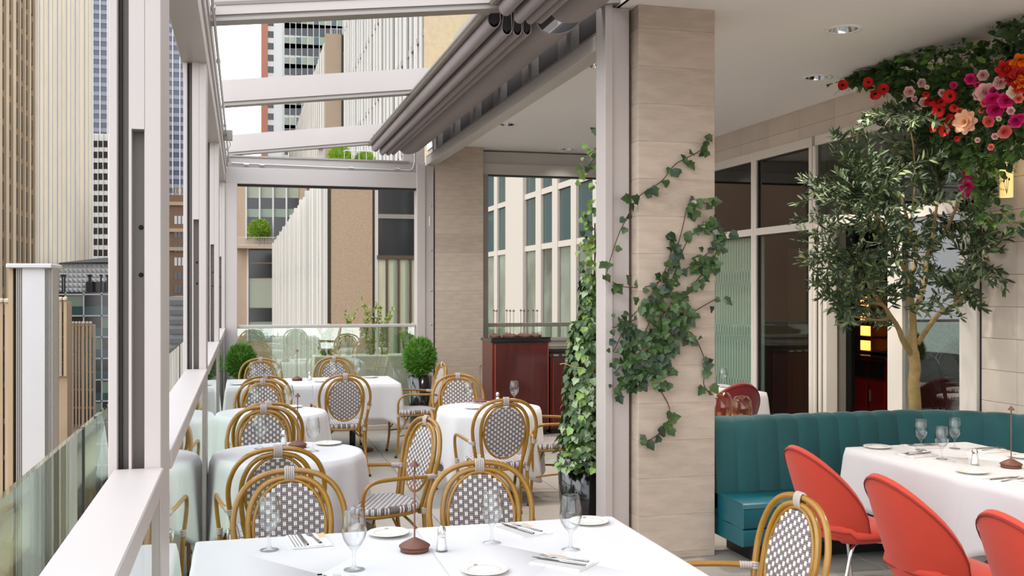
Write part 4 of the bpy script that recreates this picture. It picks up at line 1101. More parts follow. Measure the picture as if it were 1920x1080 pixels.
for q in range(46):         # sprays crossing the white post
    u = rn.uniform(1143, 1196); v = rn.uniform(585, 735); p = atY(u, v, 6.0 - rn.uniform(0.005, 0.05))
    LV.add(p, Vector((rn.uniform(-0.7, 0.7), -0.25, rn.uniform(-1.0, 0.4))), Vector((rn.uniform(-0.5, 0.5), -1, rn.uniform(-0.2, 0.7))), rn.uniform(0.025, 0.048), rn.randrange(3))
LV.flush(iv)

# ---- the potted ivy column behind the white post
pv = thing('potted_ivy', 'tall ivy column growing from a glossy black pot beside the white post', 'plant', (0, 0, 0))
px_, py_ = 2.24, 6.50
def pot(parent, c, r0, r1, h):
    MB().lathe([(0, 0), (r0, 0), (r1, h), (r1 - 0.015, h), (r1 - 0.02, h - 0.05), (0, h - 0.05)], 36, c).build('pot', 'black_gloss', parent)
    MB().lathe([(0, h - 0.045), (r1 - 0.021, h - 0.05)], 24, c).build('soil', 'soil', parent)
pot(pv, (px_, py_, 0), 0.15, 0.19, 0.585)
for k in range(6):
    a = k * 1.1; MB().tube(smooth_path([(px_ + 0.1 * math.cos(a), py_ + 0.1 * math.sin(a), 0.54), (px_ + 0.06 * math.cos(a + 1), py_ + 0.05 * math.sin(a + 1), 1.1), (px_ + 0.06 + 0.04 * math.cos(a + 2), py_ - 0.1 + 0.04 * math.sin(a + 2), 1.7), (px_ + 0.08 + 0.05 * math.cos(a + 3), py_ - 0.12, 2.15 + 0.12 * k)], 5), 0.005, 6).build('stem', 'vine_stem', pv)
LV = Leaves(ivy_m)
for q in range(1500):
    f = rn.random(); z = 0.52 + 1.28 * f ** 1.05
    g = max(0.07, 0.20 - 0.085 * f - (0.06 if z > 1.5 else 0))
    a = rn.uniform(0, 2 * PI); cx, cy = px_ - 0.01 + 0.02 * f, py_ - 0.06 - 0.04 * f
    rr = g * math.sqrt(rn.uniform(0.35, 1.0))
    p = Vector((cx + rr * math.cos(a), cy + rr * math.sin(a), z)); o = Vector((math.cos(a), math.sin(a), 0))
    LV.add(p, o * 0.5 + Vector((0, 0, -0.9)) + rv(0.5), o + Vector((0, 0, 0.35)) + rv(0.4), rn.uniform(0.032, 0.058), rn.choice((0, 0, 1, 2, 3)))
for q in range(120):     # crown spilling over the pot rim
    a = rn.uniform(0, 2 * PI); rr = rn.uniform(0.08, 0.235); o = Vector((math.cos(a), math.sin(a), 0))
    LV.add(Vector((px_, py_, 0.64 - 0.10 * (rr > 0.19) + rn.uniform(-0.04, 0.10))) + o * rr, o + Vector((0, 0, -0.4)) + rv(0.4), Vector((0, 0, 1)) + o * 0.5 + rv(0.4), rn.uniform(0.05, 0.078), rn.choice((0, 2, 2, 3)))
for q in range(85):     # wisps climbing to the ceiling
    z = rn.uniform(1.75, 2.25) if q < 72 else rn.uniform(2.2, 2.7)
    f = (z - 1.75) / 0.95
    p = Vector((2.235 - 0.03 * f + rn.gauss(0, 0.035), 6.36 + rn.gauss(0, 0.03), z))
    LV.add(p, Vector((rn.uniform(-0.6, 0.3), -0.2, rn.uniform(-1, 0.8))), Vector((rn.uniform(-1, 0.3), -0.8, 0.3)) + rv(0.4), rn.uniform(0.025, 0.045), rn.choice((0, 2, 2)))
# upper spray left of the post
P = smooth_path([atY(u, v, 6.36) for u, v in ((1150, 352), (1142, 300), (1125, 285), (1112, 300), (1095, 320))], 5); MB().tube(P, 0.003, 5).build('stem', 'vine_stem', pv)
P2 = smooth_path([atY(u, v, 6.36) for u, v in ((1140, 400), (1140, 300), (1130, 260), (1122, 240))], 5); MB().tube(P2, 0.003, 5).build('stem', 'vine_stem', pv)
P3 = smooth_path([atY(u, v, 6.28) for u, v in ((1095, 690), (1075, 688), (1060, 682), (1050, 683))], 5); MB().tube(P3, 0.004, 5).build('stem', 'bark', pv)
for P_ in (P, P2):
    for q in range(30):
        p = rn.choice(P_) + rv(0.05); LV.add(p, Vector((rn.uniform(-0.6, 0.4), -0.2, rn.uniform(-1, 0.4))), Vector((rn.uniform(-1, 1), -1, 0.3)), rn.uniform(0.03, 0.055), rn.choice((0, 0, 2)))
for q in range(16):      # tendrils hanging along the pot on the right
    p = Vector((2.37 + rn.uniform(-0.03, 0.03), 6.32 + rn.uniform(-0.03, 0.03), rn.uniform(0.18, 0.6))); LV.add(p, Vector((rn.uniform(-0.5, 0.5), -0.3, -1)), Vector((-0.4, -1, 0.3)), rn.uniform(0.04, 0.055), rn.choice((0, 2)))
LV.flush(pv)

# ---- clipped topiary globes in black pots
def topiary_foliage():
    mb = MB(); r = random.Random(3)
    for q in range(2600):
        while True:
            d = Vector((r.uniform(-1, 1), r.uniform(-1, 1), r.uniform(-1, 1)))
            if 0.1 < d.length < 1: break
        d.normalize(); sh = r.uniform(0.80, 1.04); c = Vector((d.x * 0.165, d.y * 0.165, d.z * 0.185)) * sh
        if d.z > 0.6: c.z += 0.02
        tip = (d + Vector((0, 0, 0.5)) + Vector((r.uniform(-.5, .5), r.uniform(-.5, .5), r.uniform(-.3, .3)))).normalized(); sd = tip.orthogonal().normalized(); sd.rotate(Matrix.Rotation(r.uniform(0, 6.28), 3, tip))
        L = r.uniform(0.03, 0.055); wd = 0.006
        mb.add([c - sd * wd, c + sd * wd, c + tip * L + sd * wd * 0.8, c + tip * L * 1.25, c + tip * L - sd * wd * 0.8], [(0, 1, 2, 3, 4)])
    mb.lathe([(0.0, -0.15), (0.10, -0.11), (0.135, 0.0), (0.10, 0.12), (0.0, 0.155)], 14)
    return mb.mesh('foliage', 'leaf_thuja')
TF = topiary_foliage()
def topiary(x, y, lb, hp, zc_, s):
    t = thing('topiary', lb, 'plant', (x, y, 0), 0, 'clipped evergreen globes')
    pot(t, (0, 0, 0), 0.11, 0.145, hp)
    MB().tube([(0, 0, hp - 0.06), (0, 0, zc_)], 0.014, 8).build('trunk', 'bark', t)
    link('foliage', TF, t, (0, 0, zc_), None, s, kind='stuff')
    return t
topiary(2.03, 11.86, 'larger clipped evergreen globe in a tall black pot beside the far white post', 0.695, 0.905, 1.0)
topiary(-0.01, 12.12, 'smaller clipped evergreen globe in the left far corner by the windows', 0.64, 0.87, 0.9)

# ---- olive tree behind the banquette
ot = thing('olive_tree', 'leafy olive tree with pale bark in front of the restaurant glazing', 'tree', (0, 0, 0))
TY = 6.50
def tp(u, v, dy=0.0): return atY(u, v, TY + dy)
base = tp(1716, 765); tx = base.x
MB().lathe([(0, 0), (0.17, 0), (0.21, 0.45), (0.19, 0.45), (0.185, 0.41), (0, 0.41)], 30, (tx, TY, 0)).build('pot', 'black_gloss', ot)
MB().lathe([(0, 0.415), (0.185, 0.41)], 20, (tx, TY, 0)).build('soil', 'soil', ot)
MB().tube(smooth_path([(tx, TY, 0.40), base, tp(1713, 720), tp(1716, 690), tp(1712, 655), tp(1710, 630)], 5), [0.044] * 10 + [0.040] * 10 + [0.034] * 6, 12).build('trunk', 'bark', ot)
BR = [([(1711, 668), (1694, 640), (1684, 615), (1668, 590), (1655, 572), (1630, 565), (1608, 548)], 0.022, -0.10),
      ([(1712, 640), (1712, 600), (1708, 560), (1708, 520), (1718, 480), (1706, 430), (1690, 370)], 0.026, 0.05),
      ([(1712, 590), (1724, 560), (1736, 520), (1738, 480), (1752, 420), (1760, 350)], 0.020, -0.05),
      ([(1720, 645), (1742, 612), (1762, 588), (1790, 572), (1812, 550), (1832, 520), (1850, 490), (1872, 450)], 0.020, -0.15),
      ([(1655, 572), (1640, 555), (1628, 530), (1605, 500)], 0.014, -0.22), ([(1668, 598), (1645, 600), (1615, 596), (1580, 590)], 0.009, -0.28),
      ([(1790, 572), (1800, 540), (1802, 520), (1825, 470)], 0.013, -0.3), ([(1708, 520), (1680, 480), (1650, 420), (1625, 370)], 0.015, -0.25), ([(1738, 480), (1780, 420), (1800, 350), (1790, 290)], 0.013, -0.25), ([(1706, 430), (1715, 350), (1712, 270), (1700, 215)], 0.007, -0.15)]
tips = []
for pts, r, dy in BR:
    n = len(pts); P = smooth_path([tp(u, v, dy * i / (n - 1)) for i, (u, v) in enumerate(pts)], 5)
    MB().tube(P, [r * (1 - 0.7 * i / (len(P) - 1)) + 0.002 for i in range(len(P))], 8).build('branch', 'bark', ot)
    tips += P[len(P) // 3:]
LV = Leaves(olv_m)
cc = tp(1700, 430); twigs = MB()
targets = []
while len(targets) < 330:
    u, v = rn.uniform(1488, 1925), rn.uniform(195, 660)
    e = ((u - 1705) / 220) ** 2 + ((v - 425) / 232) ** 2
    if e > 1: continue
    if v > 545 and 1650 < u < 1790: continue           # open fork
    if v > 600 and u > 1790: continue
    if v < 330 and u < 1560: continue
    if 1860 < u < 1915 and 285 < v < 372: continue
    targets.append((u, v, rn.uniform(-0.70, 0.42)))
for (u, v, dy) in targets:
    tgt = tp(u, v, dy)
    if tgt.x > 5.26: tgt.x = 5.26 - rn.random() * 0.1
    st = min(tips, key=lambda q: (q - tgt).length + 0.15 * rn.random())
    d = tgt - st
    if d.length > 0.42: st = tgt - d.normalized() * 0.42
    mid = st.lerp(tgt, 0.5) + Vector((0, 0, 0.04)) + rv(0.02)
    P = smooth_path([st, mid, tgt], 6)
    twigs.tube(P, [0.0035 - 0.0002 * i for i in range(len(P))], 4)
    ax = (P[-1] - P[0]).normalized()
    for i in range(2, len(P)):
        for sgn in (0, 1):
            a = rn.uniform(0, 6.28); sd = ax.orthogonal().normalized(); sd.rotate(Matrix.Rotation(a, 3, ax))
            LV.add(P[i] + rv(0.008), ax * 0.7 + sd * 0.8 + Vector((0, 0, 0.05)), sd.cross(ax) + Vector((0, -0.4, 0.6)) + rv(0.4), rn.uniform(0.055, 0.085), rn.choice((0, 0, 1, 2)))
    LV.add(P[-1], ax, Vector((0, -0.5, 0.8)), 0.07, 0)
twigs.build('twigs', 'leaf_olive', ot, kind='stuff')
for q in range(26):
    u, v, dy = rn.choice(targets); p = tp(u, v, dy) + rv(0.05)
    if p.x > 5.28: continue
    MB().lathe([(0, -0.012), (0.006, -0.007), (0.0075, 0), (0.006, 0.008), (0, 0.012)], 8, p).build('olive', 'black_gloss', ot)
LV.flush(ot, 295)

# ---- flower garland hanging below the ceiling by the wall
gd = thing('flower_garland', 'hanging garland of poppies, roses and greenery under the ceiling', 'plant', (0, 0, 0))
def gp(u, v, X=4.95): return atX(u, v, X)
def blob(u, v, rad, X=4.98): return (gp(u, v, X), rad)
VOL = [(1615, 136, .09), (1660, 150, .09), (1640, 128, .13), (1690, 125, .15), (1740, 130, .17), (1790, 125, .17), (1840, 135, .18), (1890, 145, .18), (1920, 200, .2), (1720, 165, .12), (1775, 180, .17), (1830, 190, .19), (1890, 210, .2), (1760, 230, .14), (1810, 245, .17), (1870, 255, .18), (1915, 268, .10), (1815, 290, .12), (1850, 300, .12), (1600, 140, .06), (1895, 70, .08), (1915, 50, .09), (1835, 330, .08), (1860, 400, .07), (1905, 420, .05), (1850, 360, .06)]
LV = Leaves(ivy_m[:2] + brd_m)
sprig = MB(); sprig_m = ['leaf_fern', 'leaf_dark']
for (u, v, r) in VOL:
    c = gp(u, v, 4.98)
    for q in range(int(95 * (r / 0.15) ** 1.6)):
        d = rv(1.0)
        if d.length > 1: d.normalize()
        p = c + d * r * 1.1; p.x = min(p.x, 5.30); p.z = min(p.z, ZC - 0.03)
        LV.add(p, d + Vector((-0.5, -0.4, -0.5)) + rv(0.5), Vector((-0.7, -0.6, 0.4)) + rv(0.5), rn.uniform(0.035, 0.085), rn.choice((0, 1, 2, 3, 4)))
    for q in range(int(26 * (r / 0.15))):       # feathery fern sprigs
        d = rv(1.0).normalized(); p = c + d * r; p.x = min(p.x, 5.28); p.z = min(p.z, ZC - 0.04)
        ax = (d + Vector((-0.5, -0.4, -0.6)) + rv(0.4)).normalized(); sd = ax.orthogonal().normalized(); sd.rotate(Matrix.Rotation(rn.uniform(0, 6.28), 3, ax)); Ls = rn.uniform(0.08, 0.16)
        sprig.slot = rn.choice((0, 0, 1))
        for k in range(7):
            f = k / 7; b0 = p + ax * Ls * f; wl = 0.03 * (1 - f * 0.8)
            for s_ in (-1, 1):
                e = b0 + ax * 0.012 + sd * s_ * wl
                sprig.add([b0, b0 + ax * 0.006, e], [(0, 1, 2)])
for q in range(9):      # long thin runner towards the left
    a = gp(1660 - 5 * q, 130 + 2 * q); b = gp(1555 + 14 * q, 148 + 3 * q - (4 if q % 2 else 0)); P = smooth_path([a, a.lerp(b, 0.5) + rv(0.03), b], 5)
    MB().tube(P, 0.0028, 5).build('runner', 'vine_stem', gd)
    for p in P[1:]: LV.add(p + rv(0.02), Vector((-0.4, 0.3, -0.5)) + rv(0.6), Vector((-0.6, -0.7, 0.5)), rn.uniform(0.03, 0.06), rn.choice((0, 1, 3)))
sprig.build('fern_sprigs', sprig_m, gd, kind='stuff', fix=False)
# flowers
def flower_mesh(kind, m, core=None):
    mb = MB(); r = random.Random(len(kind) * 31 + len(m))
    def petal(a, tilt, L, wd, cup, z0=0.0, r0=0.0):
        rows = []
        for i in range(5):
            f = i / 4; row = []
            rad = r0 + L * f * math.cos(tilt) ; z = z0 + L * f * math.sin(tilt) + cup * f * f
            hw = wd * math.sin(PI * (0.12 + 0.80 * f)) ** 0.8
            for j in (-1, 0, 1):
                aa = a; x = rad * math.cos(aa) - j * hw * math.sin(aa); y = rad * math.sin(aa) + j * hw * math.cos(aa)
                row.append((x, y, z + abs(j) * hw * 0.35 + r.uniform(-0.002, 0.002)))
            rows.append(row)
        mb.grid(rows)
    if kind == 'poppy':
        for k in range(6): petal(k * PI / 3 + (k % 2) * 0.2, 0.25 + 0.2 * (k % 2), 0.052, 0.034, 0.012, 0.002 * (k % 2))
        mb.slot = 1; mb.lathe([(0.0, 0.0), (0.012, 0.002), (0.013, 0.012), (0, 0.017)], 10)
    elif kind == 'rose':
        for ring, (n, tl, L, r0) in enumerate(((6, 0.35, 0.036, 0.006), (5, 0.75, 0.034, 0.004), (4, 1.1, 0.033, 0.003), (3, 1.4, 0.032, 0.001))):
            for k in range(n): petal(k * 2 * PI / n + ring * 0.5, tl, L, 0.020, -0.004 + 0.004 * ring, 0.002 * ring, r0)
    elif kind == 'peony':
        for ring, (n, tl, L) in enumerate(((8, 0.1, 0.085), (7, 0.45, 0.07), (6, 0.85, 0.055))):
            for k in range(n): petal(k * 2 * PI / n + ring * 0.4, tl, L, 0.030, 0.008, 0.004 * ring)
        mb.slot = 1
        for k in range(9): mb.tube([(0, 0, 0.01), (0.014 * math.cos(k), 0.014 * math.sin(k), 0.04)], 0.002, 4)
    else:   # tulip / parrot tulip
        for ring, (n, tl, L) in enumerate(((6, 0.5, 0.07), (5, 0.9, 0.065), (4, 1.25, 0.055))):
            for k in range(n): petal(k * 2 * PI / n + ring * 0.5, tl, L, 0.022, 0.01, 0.002 * ring)
        mb.slot = 1; mb.lathe([(0, 0.01), (0.006, 0.012), (0.005, 0.04), (0, 0.045)], 8)
    return mb.mesh(kind, [m, core] if core else m)
FM = {'p': ('poppy', flower_mesh('poppy', 'poppy', 'poppy_core')), 'l': ('pale_rose', flower_mesh('rose', 'rose_pale', None)), 'c': ('cream_rose', flower_mesh('rose', 'rose_cream', None)), 'm': ('magenta_rose', flower_mesh('rose', 'rose_magenta', None)),
      'o': ('coral_rose', flower_mesh('rose', 'rose_coral', None)), 'y': ('peony', flower_mesh('peony', 'peony', 'pistil')), 't': ('orange_tulip', flower_mesh('tulip', 'tulip_orange', 'pistil')), 'r': ('red_tulip', flower_mesh('tulip', 'tulip_red', 'pistil'))}
FL = [('p', 648, 432, 1), ('p', 780, 415, .95), ('p', 812, 472, 1), ('p', 857, 452, 1.0), ('p', 1092, 505, .95), ('p', 1195, 487, 1.1), ('p', 1145, 515, .8), ('p', 1140, 555, 1.1), ('p', 1145, 615, 1.1), ('p', 1190, 610, 1.1), ('p', 1170, 662, .9), ('p', 1105, 650, .6), ('p', 1070, 475, .6),
      ('l', 988, 463, 1.1), ('l', 1045, 420, .9), ('l', 1062, 515, 1.0), ('l', 1370, 465, 1.7), ('l', 1335, 473, 1.2), ('l', 1357, 380, 1.0), ('l', 1448, 418, 1.2), ('c', 1520, 462, 1.3), ('o', 1390, 612, 1.1), ('o', 1465, 665, 1.2), ('o', 1400, 745, .6), ('l', 1330, 710, .5),
      ('m', 1410, 500, 1.5), ('m', 1425, 555, 1.5), ('m', 1475, 510, 1.4), ('m', 1295, 400, 1.0), ('m', 1415, 462, .8), ('m', 1523, 612, 1.2), ('m', 1275, 880, 1.1), ('m', 1275, 945, 1.3), ('m', 1270, 980, .9), ('m', 1550, 590, .7), ('m', 1210, 430, .7), ('o', 1370, 520, .8),
      ('y', 1272, 618, 1.15), ('o', 1232, 610, 1.0), ('r', 1468, 352, 1.2), ('t', 1545, 300, 1.3), ('r', 1545, 385, 1.3), ('r', 1535, 430, 1.2), ('t', 1560, 420, .9)]
FL += [('l', 1010, 500, .6), ('c', 1075, 440, .5), ('l', 1150, 470, .7), ('o', 1240, 560, .6), ('m', 1330, 430, .6), ('l', 1500, 560, .7), ('o', 1540, 500, .8), ('c', 1440, 600, .5), ('r', 1500, 400, .7), ('p', 1215, 545, .7), ('p', 1225, 700, .5), ('l', 1420, 690, .6), ('o', 1350, 560, .5)]
for k, x, y, s in FL:
    p = gp(1340 + x / 2.7, y / 2.7, 4.74 if y < 800 else 4.9)
    d = (cam.location - p).normalized() + rv(0.45) + Vector((0, 0, -0.1))
    o = link(FM[k][0], FM[k][1], gd); q = d.to_track_quat('Z', 'Y'); o.matrix_local = Matrix.Translation(p) @ q.to_matrix().to_4x4() @ Matrix.Scale(s * (0.88 if k in 'pyrt' else 0.98), 4)
    MB().tube([p, p + Vector((0.10, 0.03, 0.05)), p + Vector((0.2, 0.05, 0.10))], 0.0025, 5).build('flower_stem', 'leaf_fern', gd)
LV.flush(gd)
# long dark palm blades at the upper right
for (a, b, c_) in (((1918, 108), (1890, 90), (1862, 72)), ((1918, 95), (1900, 105), (1880, 118))):
    P = smooth_path([gp(*a), gp(*b), gp(*c_)], 6); n = len(P)
    mb = MB(); mb.grid([[P[i] + Vector((0, 0, s_ * 0.024 * math.sin(PI * min(0.98, 0.15 + 0.83 * i / (n - 1))))) + Vector((0.005 * abs(s_), 0, 0)) for s_ in (-1, 0, 1)] for i in range(n)]); mb.build('palm_blade', 'black_gloss', gd)

# ---- glowing wall sconce under the garland
sp_ = atX(1887, 340, 5.12)
t = thing('wall_sconce', 'glowing cream cylinder sconce with olive sprig print under the garland', 'lamp', (5.12, sp_.y, sp_.z), 0)
MB().lathe([(0.040, -0.11), (0.043, -0.11), (0.043, 0.105), (0.040, 0.105)], 28).build('shade', 'candle', t)
MB().lathe([(0, 0.10), (0.040, 0.10), (0.040, 0.106), (0, 0.108)], 20).build('top_plate', 'gold_line', t)
MB().tube([(0, 0, 0.105), (0, 0, 0.16), (0.12, 0, 0.19), (0.235, 0, 0.19)], 0.008, 8).build('bracket', 'steel', t)
MB().bbox((0.21, -0.05, 0.10), (0.238, 0.05, 0.26), 0.004).build('back_plate', 'black_matte', t)
mb = MB()
def on_cyl(a, z): return (-0.0440 * math.cos(a), -0.0440 * math.sin(a), z)
for a0, a1, z1 in ((0.9, 0.5, 0.0), (0.9, 1.25, 0.01), (0.9, 0.9, 0.02)):
    mb.tube([on_cyl(a0 + (a1 - a0) * f, -0.09 + (z1 + 0.09) * f) for f in (0, .25, .5, .75, 1)], 0.0014, 5)
    c0 = Vector(on_cyl(a1, z1)); mb.lathe([(0, -0.011), (0.005, -0.006), (0.006, 0), (0.004, 0.008), (0, 0.012)], 8, c0)
mb.build('sprig_print', 'black_matte', t)
ld = bpy.data.lights.new('sconce_lamp', 'POINT'); lo = bpy.data.objects.new('sconce_lamp', ld); C.objects.link(lo); ld.energy = 0.8; ld.color = (1, 0.75, 0.45); ld.shadow_soft_size = 0.04; lo.location = (0, 0, 0.14); lo.parent = t

# ================================================================== OUTSIDE: ledge, glass guard, street, neighbouring buildings
gr = struct('ground', 'street level far below the terrace')
MB().box((-400, -200, -36.2), (400, 900, -36)).build('street', 'asphalt', gr)
MB().box((-24, -200, -36), (-20, 900, -35.8)).build('pavement', 'parapet', gr)
lg = struct('trim_2', 'stone ledge outside the left windows')
MB().bbox((-0.68, -2, 0.16), (-0.335, 13.5, 0.30), 0.006).build('coping', 'parapet', lg)
MB().box((-0.66, -2, -36), (-0.335, 13.5, 0.16)).build('facade_below', 'tower_tan', lg)
MB().box((-0.33, -2, -0.5), (-0.20, 13.5, -0.005)).build('slab_edge', 'parapet', lg)
glab = ['nearest green glass guard panel outside the left window', 'second green glass guard panel beyond the dark joint', 'third green glass guard panel outside the left windows', 'farthest green glass guard panel outside the left windows']
for k, (a, b) in enumerate(((1.0, 4.34), (4.40, 7.60), (7.66, 10.8), (10.86, 13.4))):
    t = thing('glass_guard', glab[k], 'railing', (0, 0, 0), 0, 'green glass guard panels')
    MB().box((-0.630, a, 0.30), (-0.612, b, 1.15)).build('pane', 'glass_green', t)
    MB().box((-0.634, b - 0.004, 0.30), (-0.608, b + 0.012, 1.15)).build('edge_strip', 'gasket', t)
    MB().box((-0.645, a, 0.30), (-0.597, b, 0.36)).build('shoe', 'alu_grey', t)

py = thing('stone_pylon', 'tall pale pylon with fluted edges and flat cap outside the left windows', 'pillar')
Yp = atX(63, 545, -2.2).y
def pu(u): return atY(u, 545, Yp).x
zt = atY(63, 503, Yp).z
MB().box((pu(42), Yp, -36), (pu(84), Yp + 0.5, zt)).build('shaft', 'metal_pylon', py)
for a in (29, 32.5, 36, 39.5, 84.5, 88, 91.5, 95):
    MB().box((pu(a), Yp + 0.03, -36), (pu(a + 2.2), Yp + 0.4, zt)).build('flute', 'alu_grey', py)
MB().box((pu(29), Yp + 0.08, -36), (pu(97), Yp + 0.45, zt)).build('core', 'alu_dark', py)
MB().bbox((pu(13), Yp - 0.06, zt), (pu(99), Yp + 0.6, zt + 0.05), 0.01).build('cap', 'metal_pylon', py)
MB().box((pu(13), Yp + 0.06, -36), (pu(22), Yp + 0.4, zt)).build('side_pier', 'tower_tan', py)

def boxes(parent, name, m, size, locs):
    me = MB().box((0, 0, 0), size).mesh(name, m)
    for l in locs: link(name, me, parent, l)
# ---- B1 tan tower, seen along its face
XB = -30.0
def yB(u): return atX(u, 545, XB).y
b1 = thing('tan_tower', 'tan office tower with dark window columns at the far left edge', 'building')
MB().box((XB - 30, 110, -36), (XB - 0.5, yB(70), 75)).build('body', 'tower_tan_dark', b1)
us = [-6, 7, 20, 33, 42, 51, 61]
for u0, u1 in zip([-14] + [u + 5 for u in us], [u - 2.6 for u in us] + [71]):
    if u1 - u0 > 1: MB().box((XB - 0.5, yB(u0), -36), (XB + 0.0, yB(u1), 75)).build('pier', 'tower_tan', b1)
for u in us:
    ya, yb = yB(u - 2.4), yB(u + 4.8)
    boxes(b1, 'window', 'win_dark', (0.15, yb - ya, 2.75), [(XB - 0.45, ya, -20 + 3.7 * k) for k in range(18)])
# ---- B2 limestone tower with vertical ribs
b2 = thing('limestone_tower', 'pale limestone tower of thin vertical ribs left of the window posts', 'building')
MB().box((XB - 40, yB(70), -36), (XB - 0.6, yB(176), 105)).build('body', 'tower_tan', b2)
u = 70.5; k = 0
while u < 172:
    st = [9.2, 7.5, 9.5, 7.0][k % 4]
    MB().box((XB - 0.6, yB(u), -36), (XB - 0.36, yB(u + st * 0.68), 105)).build('rib', 'tower_lime', b2)
    MB().box((XB - 0.6, yB(u + st * 0.68), -36), (XB - 0.45, yB(u + st), 105)).build('window_strip', 'win_green' if k % 2 else 'win_dark', b2)
    MB().box((XB - 0.6, yB(u + st * 0.80), -36), (XB - 0.40, yB(u + st * 0.90), 105)).build('fin', 'tower_white', b2)
    u += st; k += 1
# ---- B3 blue glass tower
b3 = thing('blue_tower', 'dark blue glass tower with white mullions behind the limestone tower', 'building')
Y3 = 420.0
def P3(u, v): return atY(u, v, Y3)
a, b = P3(168, 545), P3(352, 545)
MB().box((a.x, Y3, -36), (b.x, Y3 + 30, 135)).build('body', 'win_blue', b3)
for k in range(14):
    uu = 173.5 + 13.6 * k; p = P3(uu, 545); MB().box((p.x, Y3 - 0.6, -36), (p.x + 0.30, Y3, 135)).build('mullion', 'tower_white', b3)
for k in range(26):
    z = P3(180, 400 - 17 * k).z
    if z > 134: break
    MB().box((a.x, Y3 - 0.25, z), (b.x, Y3, z + 1.5)).build('spandrel', 'win_bluelight', b3)
# ---- B4 white office block
b4 = thing('white_office', 'white office block with rows of dark windows below the blue tower', 'building')
Y4 = 300.0
a, b = atY(165, 250, Y4), atY(226, 250, Y4); MB().box((a.x, Y4, -36), (b.x, Y4 + 20, a.z)).build('body', 'tower_white', b4)
for r in range(12):
    for u in (175.5, 184.5, 194, 203.5, 213):
        p = atY(u, 276 + 20.4 * r, Y4); q = atY(u + 7.6, 276 + 20.4 * r - 12, Y4)
        o = MB().box((p.x, Y4 - 0.05, p.z), (q.x, Y4, q.z)).build('window', 'win_dark', b4)
for u in (174, 183.2, 192.8, 202.3, 211.8):
    p = atY(u, 545, Y4); MB().box((p.x, Y4 - 0.4, -36), (p.x + 0.16, Y4, a.z)).build('mullion', 'rib_white', b4)
# ---- brown ornate building and banded block in the narrow gap between posts
b8 = thing('brown_masonry_building', 'brown carved masonry building seen between the first two window posts', 'building')
Y8 = 210.0
a, b = atY(310, 365, Y8), atY(372, 365, Y8); MB().box((a.x, Y8, -36), (b.x, Y8 + 15, a.z)).build('body', 'tower_tan_dark', b8)
for v in (385, 435, 470): z = atY(320, v, Y8).z; MB().box((a.x - 0.2, Y8 - 0.5, z), (b.x, Y8, z + 0.7)).build('cornice', 'tower_tan', b8)
for r in range(9):
    for u in (327, 334, 341): p = atY(u, 420 + 26 * r, Y8); MB().box((p.x, Y8 - 0.06, p.z), (p.x + 0.5, Y8, p.z + 1.6)).build('window', 'win_dark' if r % 3 else 'tower_white', b8)
for k in range(6): p = atY(323 + 5 * k, 362, Y8); MB().box((p.x, Y8, p.z), (p.x + 0.3, Y8 + 0.5, p.z + 0.9)).build('merlon', 'tower_tan', b8)
b9 = thing('banded_block', 'low grey block with dark horizontal bands between the posts', 'building')
Y9 = 90.0
a, b = atY(318, 556, Y9), atY(366, 556, Y9); MB().box((a.x, Y9, -36), (b.x, Y9 + 10, a.z)).build('body', 'roof_grey', b9)
for k in range(6): z = atY(320, 572 + 18 * k, Y9).z; MB().box((a.x, Y9 - 0.2, z), (b.x, Y9, z + 0.4)).build('band', 'win_dark', b9)
# ---- B6 dark glass block with pyramid-faced pavilion on its roof
Y6 = 170.0
b6 = thing('glass_block', 'dark glass block with white grid under the faceted pavilion', 'building')
a, b = atY(84, 548, Y6), atY(222, 548, Y6); MB().box((a.x, Y6, -36), (b.x, Y6 + 25, a.z)).build('body', 'win_dark', b6)
for r in range(8):
    for u in (89, 123, 157, 191):
        p = atY(u, 592 + 40.5 * r, Y6); q = atY(u + 33, 592 + 40.5 * r - 39, Y6); zm = p.z + (q.z - p.z) * 0.45
        MB().box((p.x, Y6 - 0.05, p.z), (q.x, Y6, zm)).build('pane', 'win_teal', b6); MB().box((p.x, Y6 - 0.05, zm), (q.x, Y6, q.z)).build('pane', 'win_green' if (r + int(u)) % 3 == 0 else 'win_dark', b6)
for r in range(9): z = atY(89, 552 + 40.5 * r, Y6).z; MB().box((a.x, Y6 - 0.25, z - 0.1), (b.x, Y6, z + 0.1)).build('floor_line', 'tower_white', b6)
for u in (122, 156, 190): p = atY(u, 545, Y6); MB().box((p.x, Y6 - 0.25, -36), (p.x + 0.18, Y6, a.z)).build('mullion', 'tower_white', b6)
pvn = thing('faceted_pavilion', 'low grey pavilion faced with small pyramids on the glass block roof', 'building')
Yv = 176.0
a, b = atY(110, 549, Yv), atY(222, 494, Yv); MB().box((a.x, Yv, a.z), (b.x, Yv + 12, b.z)).build('body', 'tower_white', pvn)
cw = (b.x - a.x) / 13; chh = (b.z - a.z) / 6
dm = MB().add([(0, 0, 0), (cw, 0, 0), (cw, 0, chh), (0, 0, chh), (cw / 2, -0.35, chh / 2)], [(0, 1, 4), (1, 2, 4), (2, 3, 4), (3, 0, 4)]).mesh('pyramid_panel', 'tower_white')
for i in range(13):
    for j in range(6): link('pyramid_panel', dm, pvn, (a.x + i * cw, Yv - 0.02, a.z + j * chh))
c_ = atY(162, 547, Yv); MB().box((c_.x, Yv - 0.4, c_.z), (b.x, Yv - 0.3, c_.z + 1.6)).build('door_band', 'win_dark', pvn)
MB().prism([(a.x, b.z), (b.x, b.z + 0.2), (b.x, b.z + 1.0), (a.x + 6, b.z + 0.8)], 'y', Yv - 1, Yv + 10).build('roof', 'roof_grey', pvn)
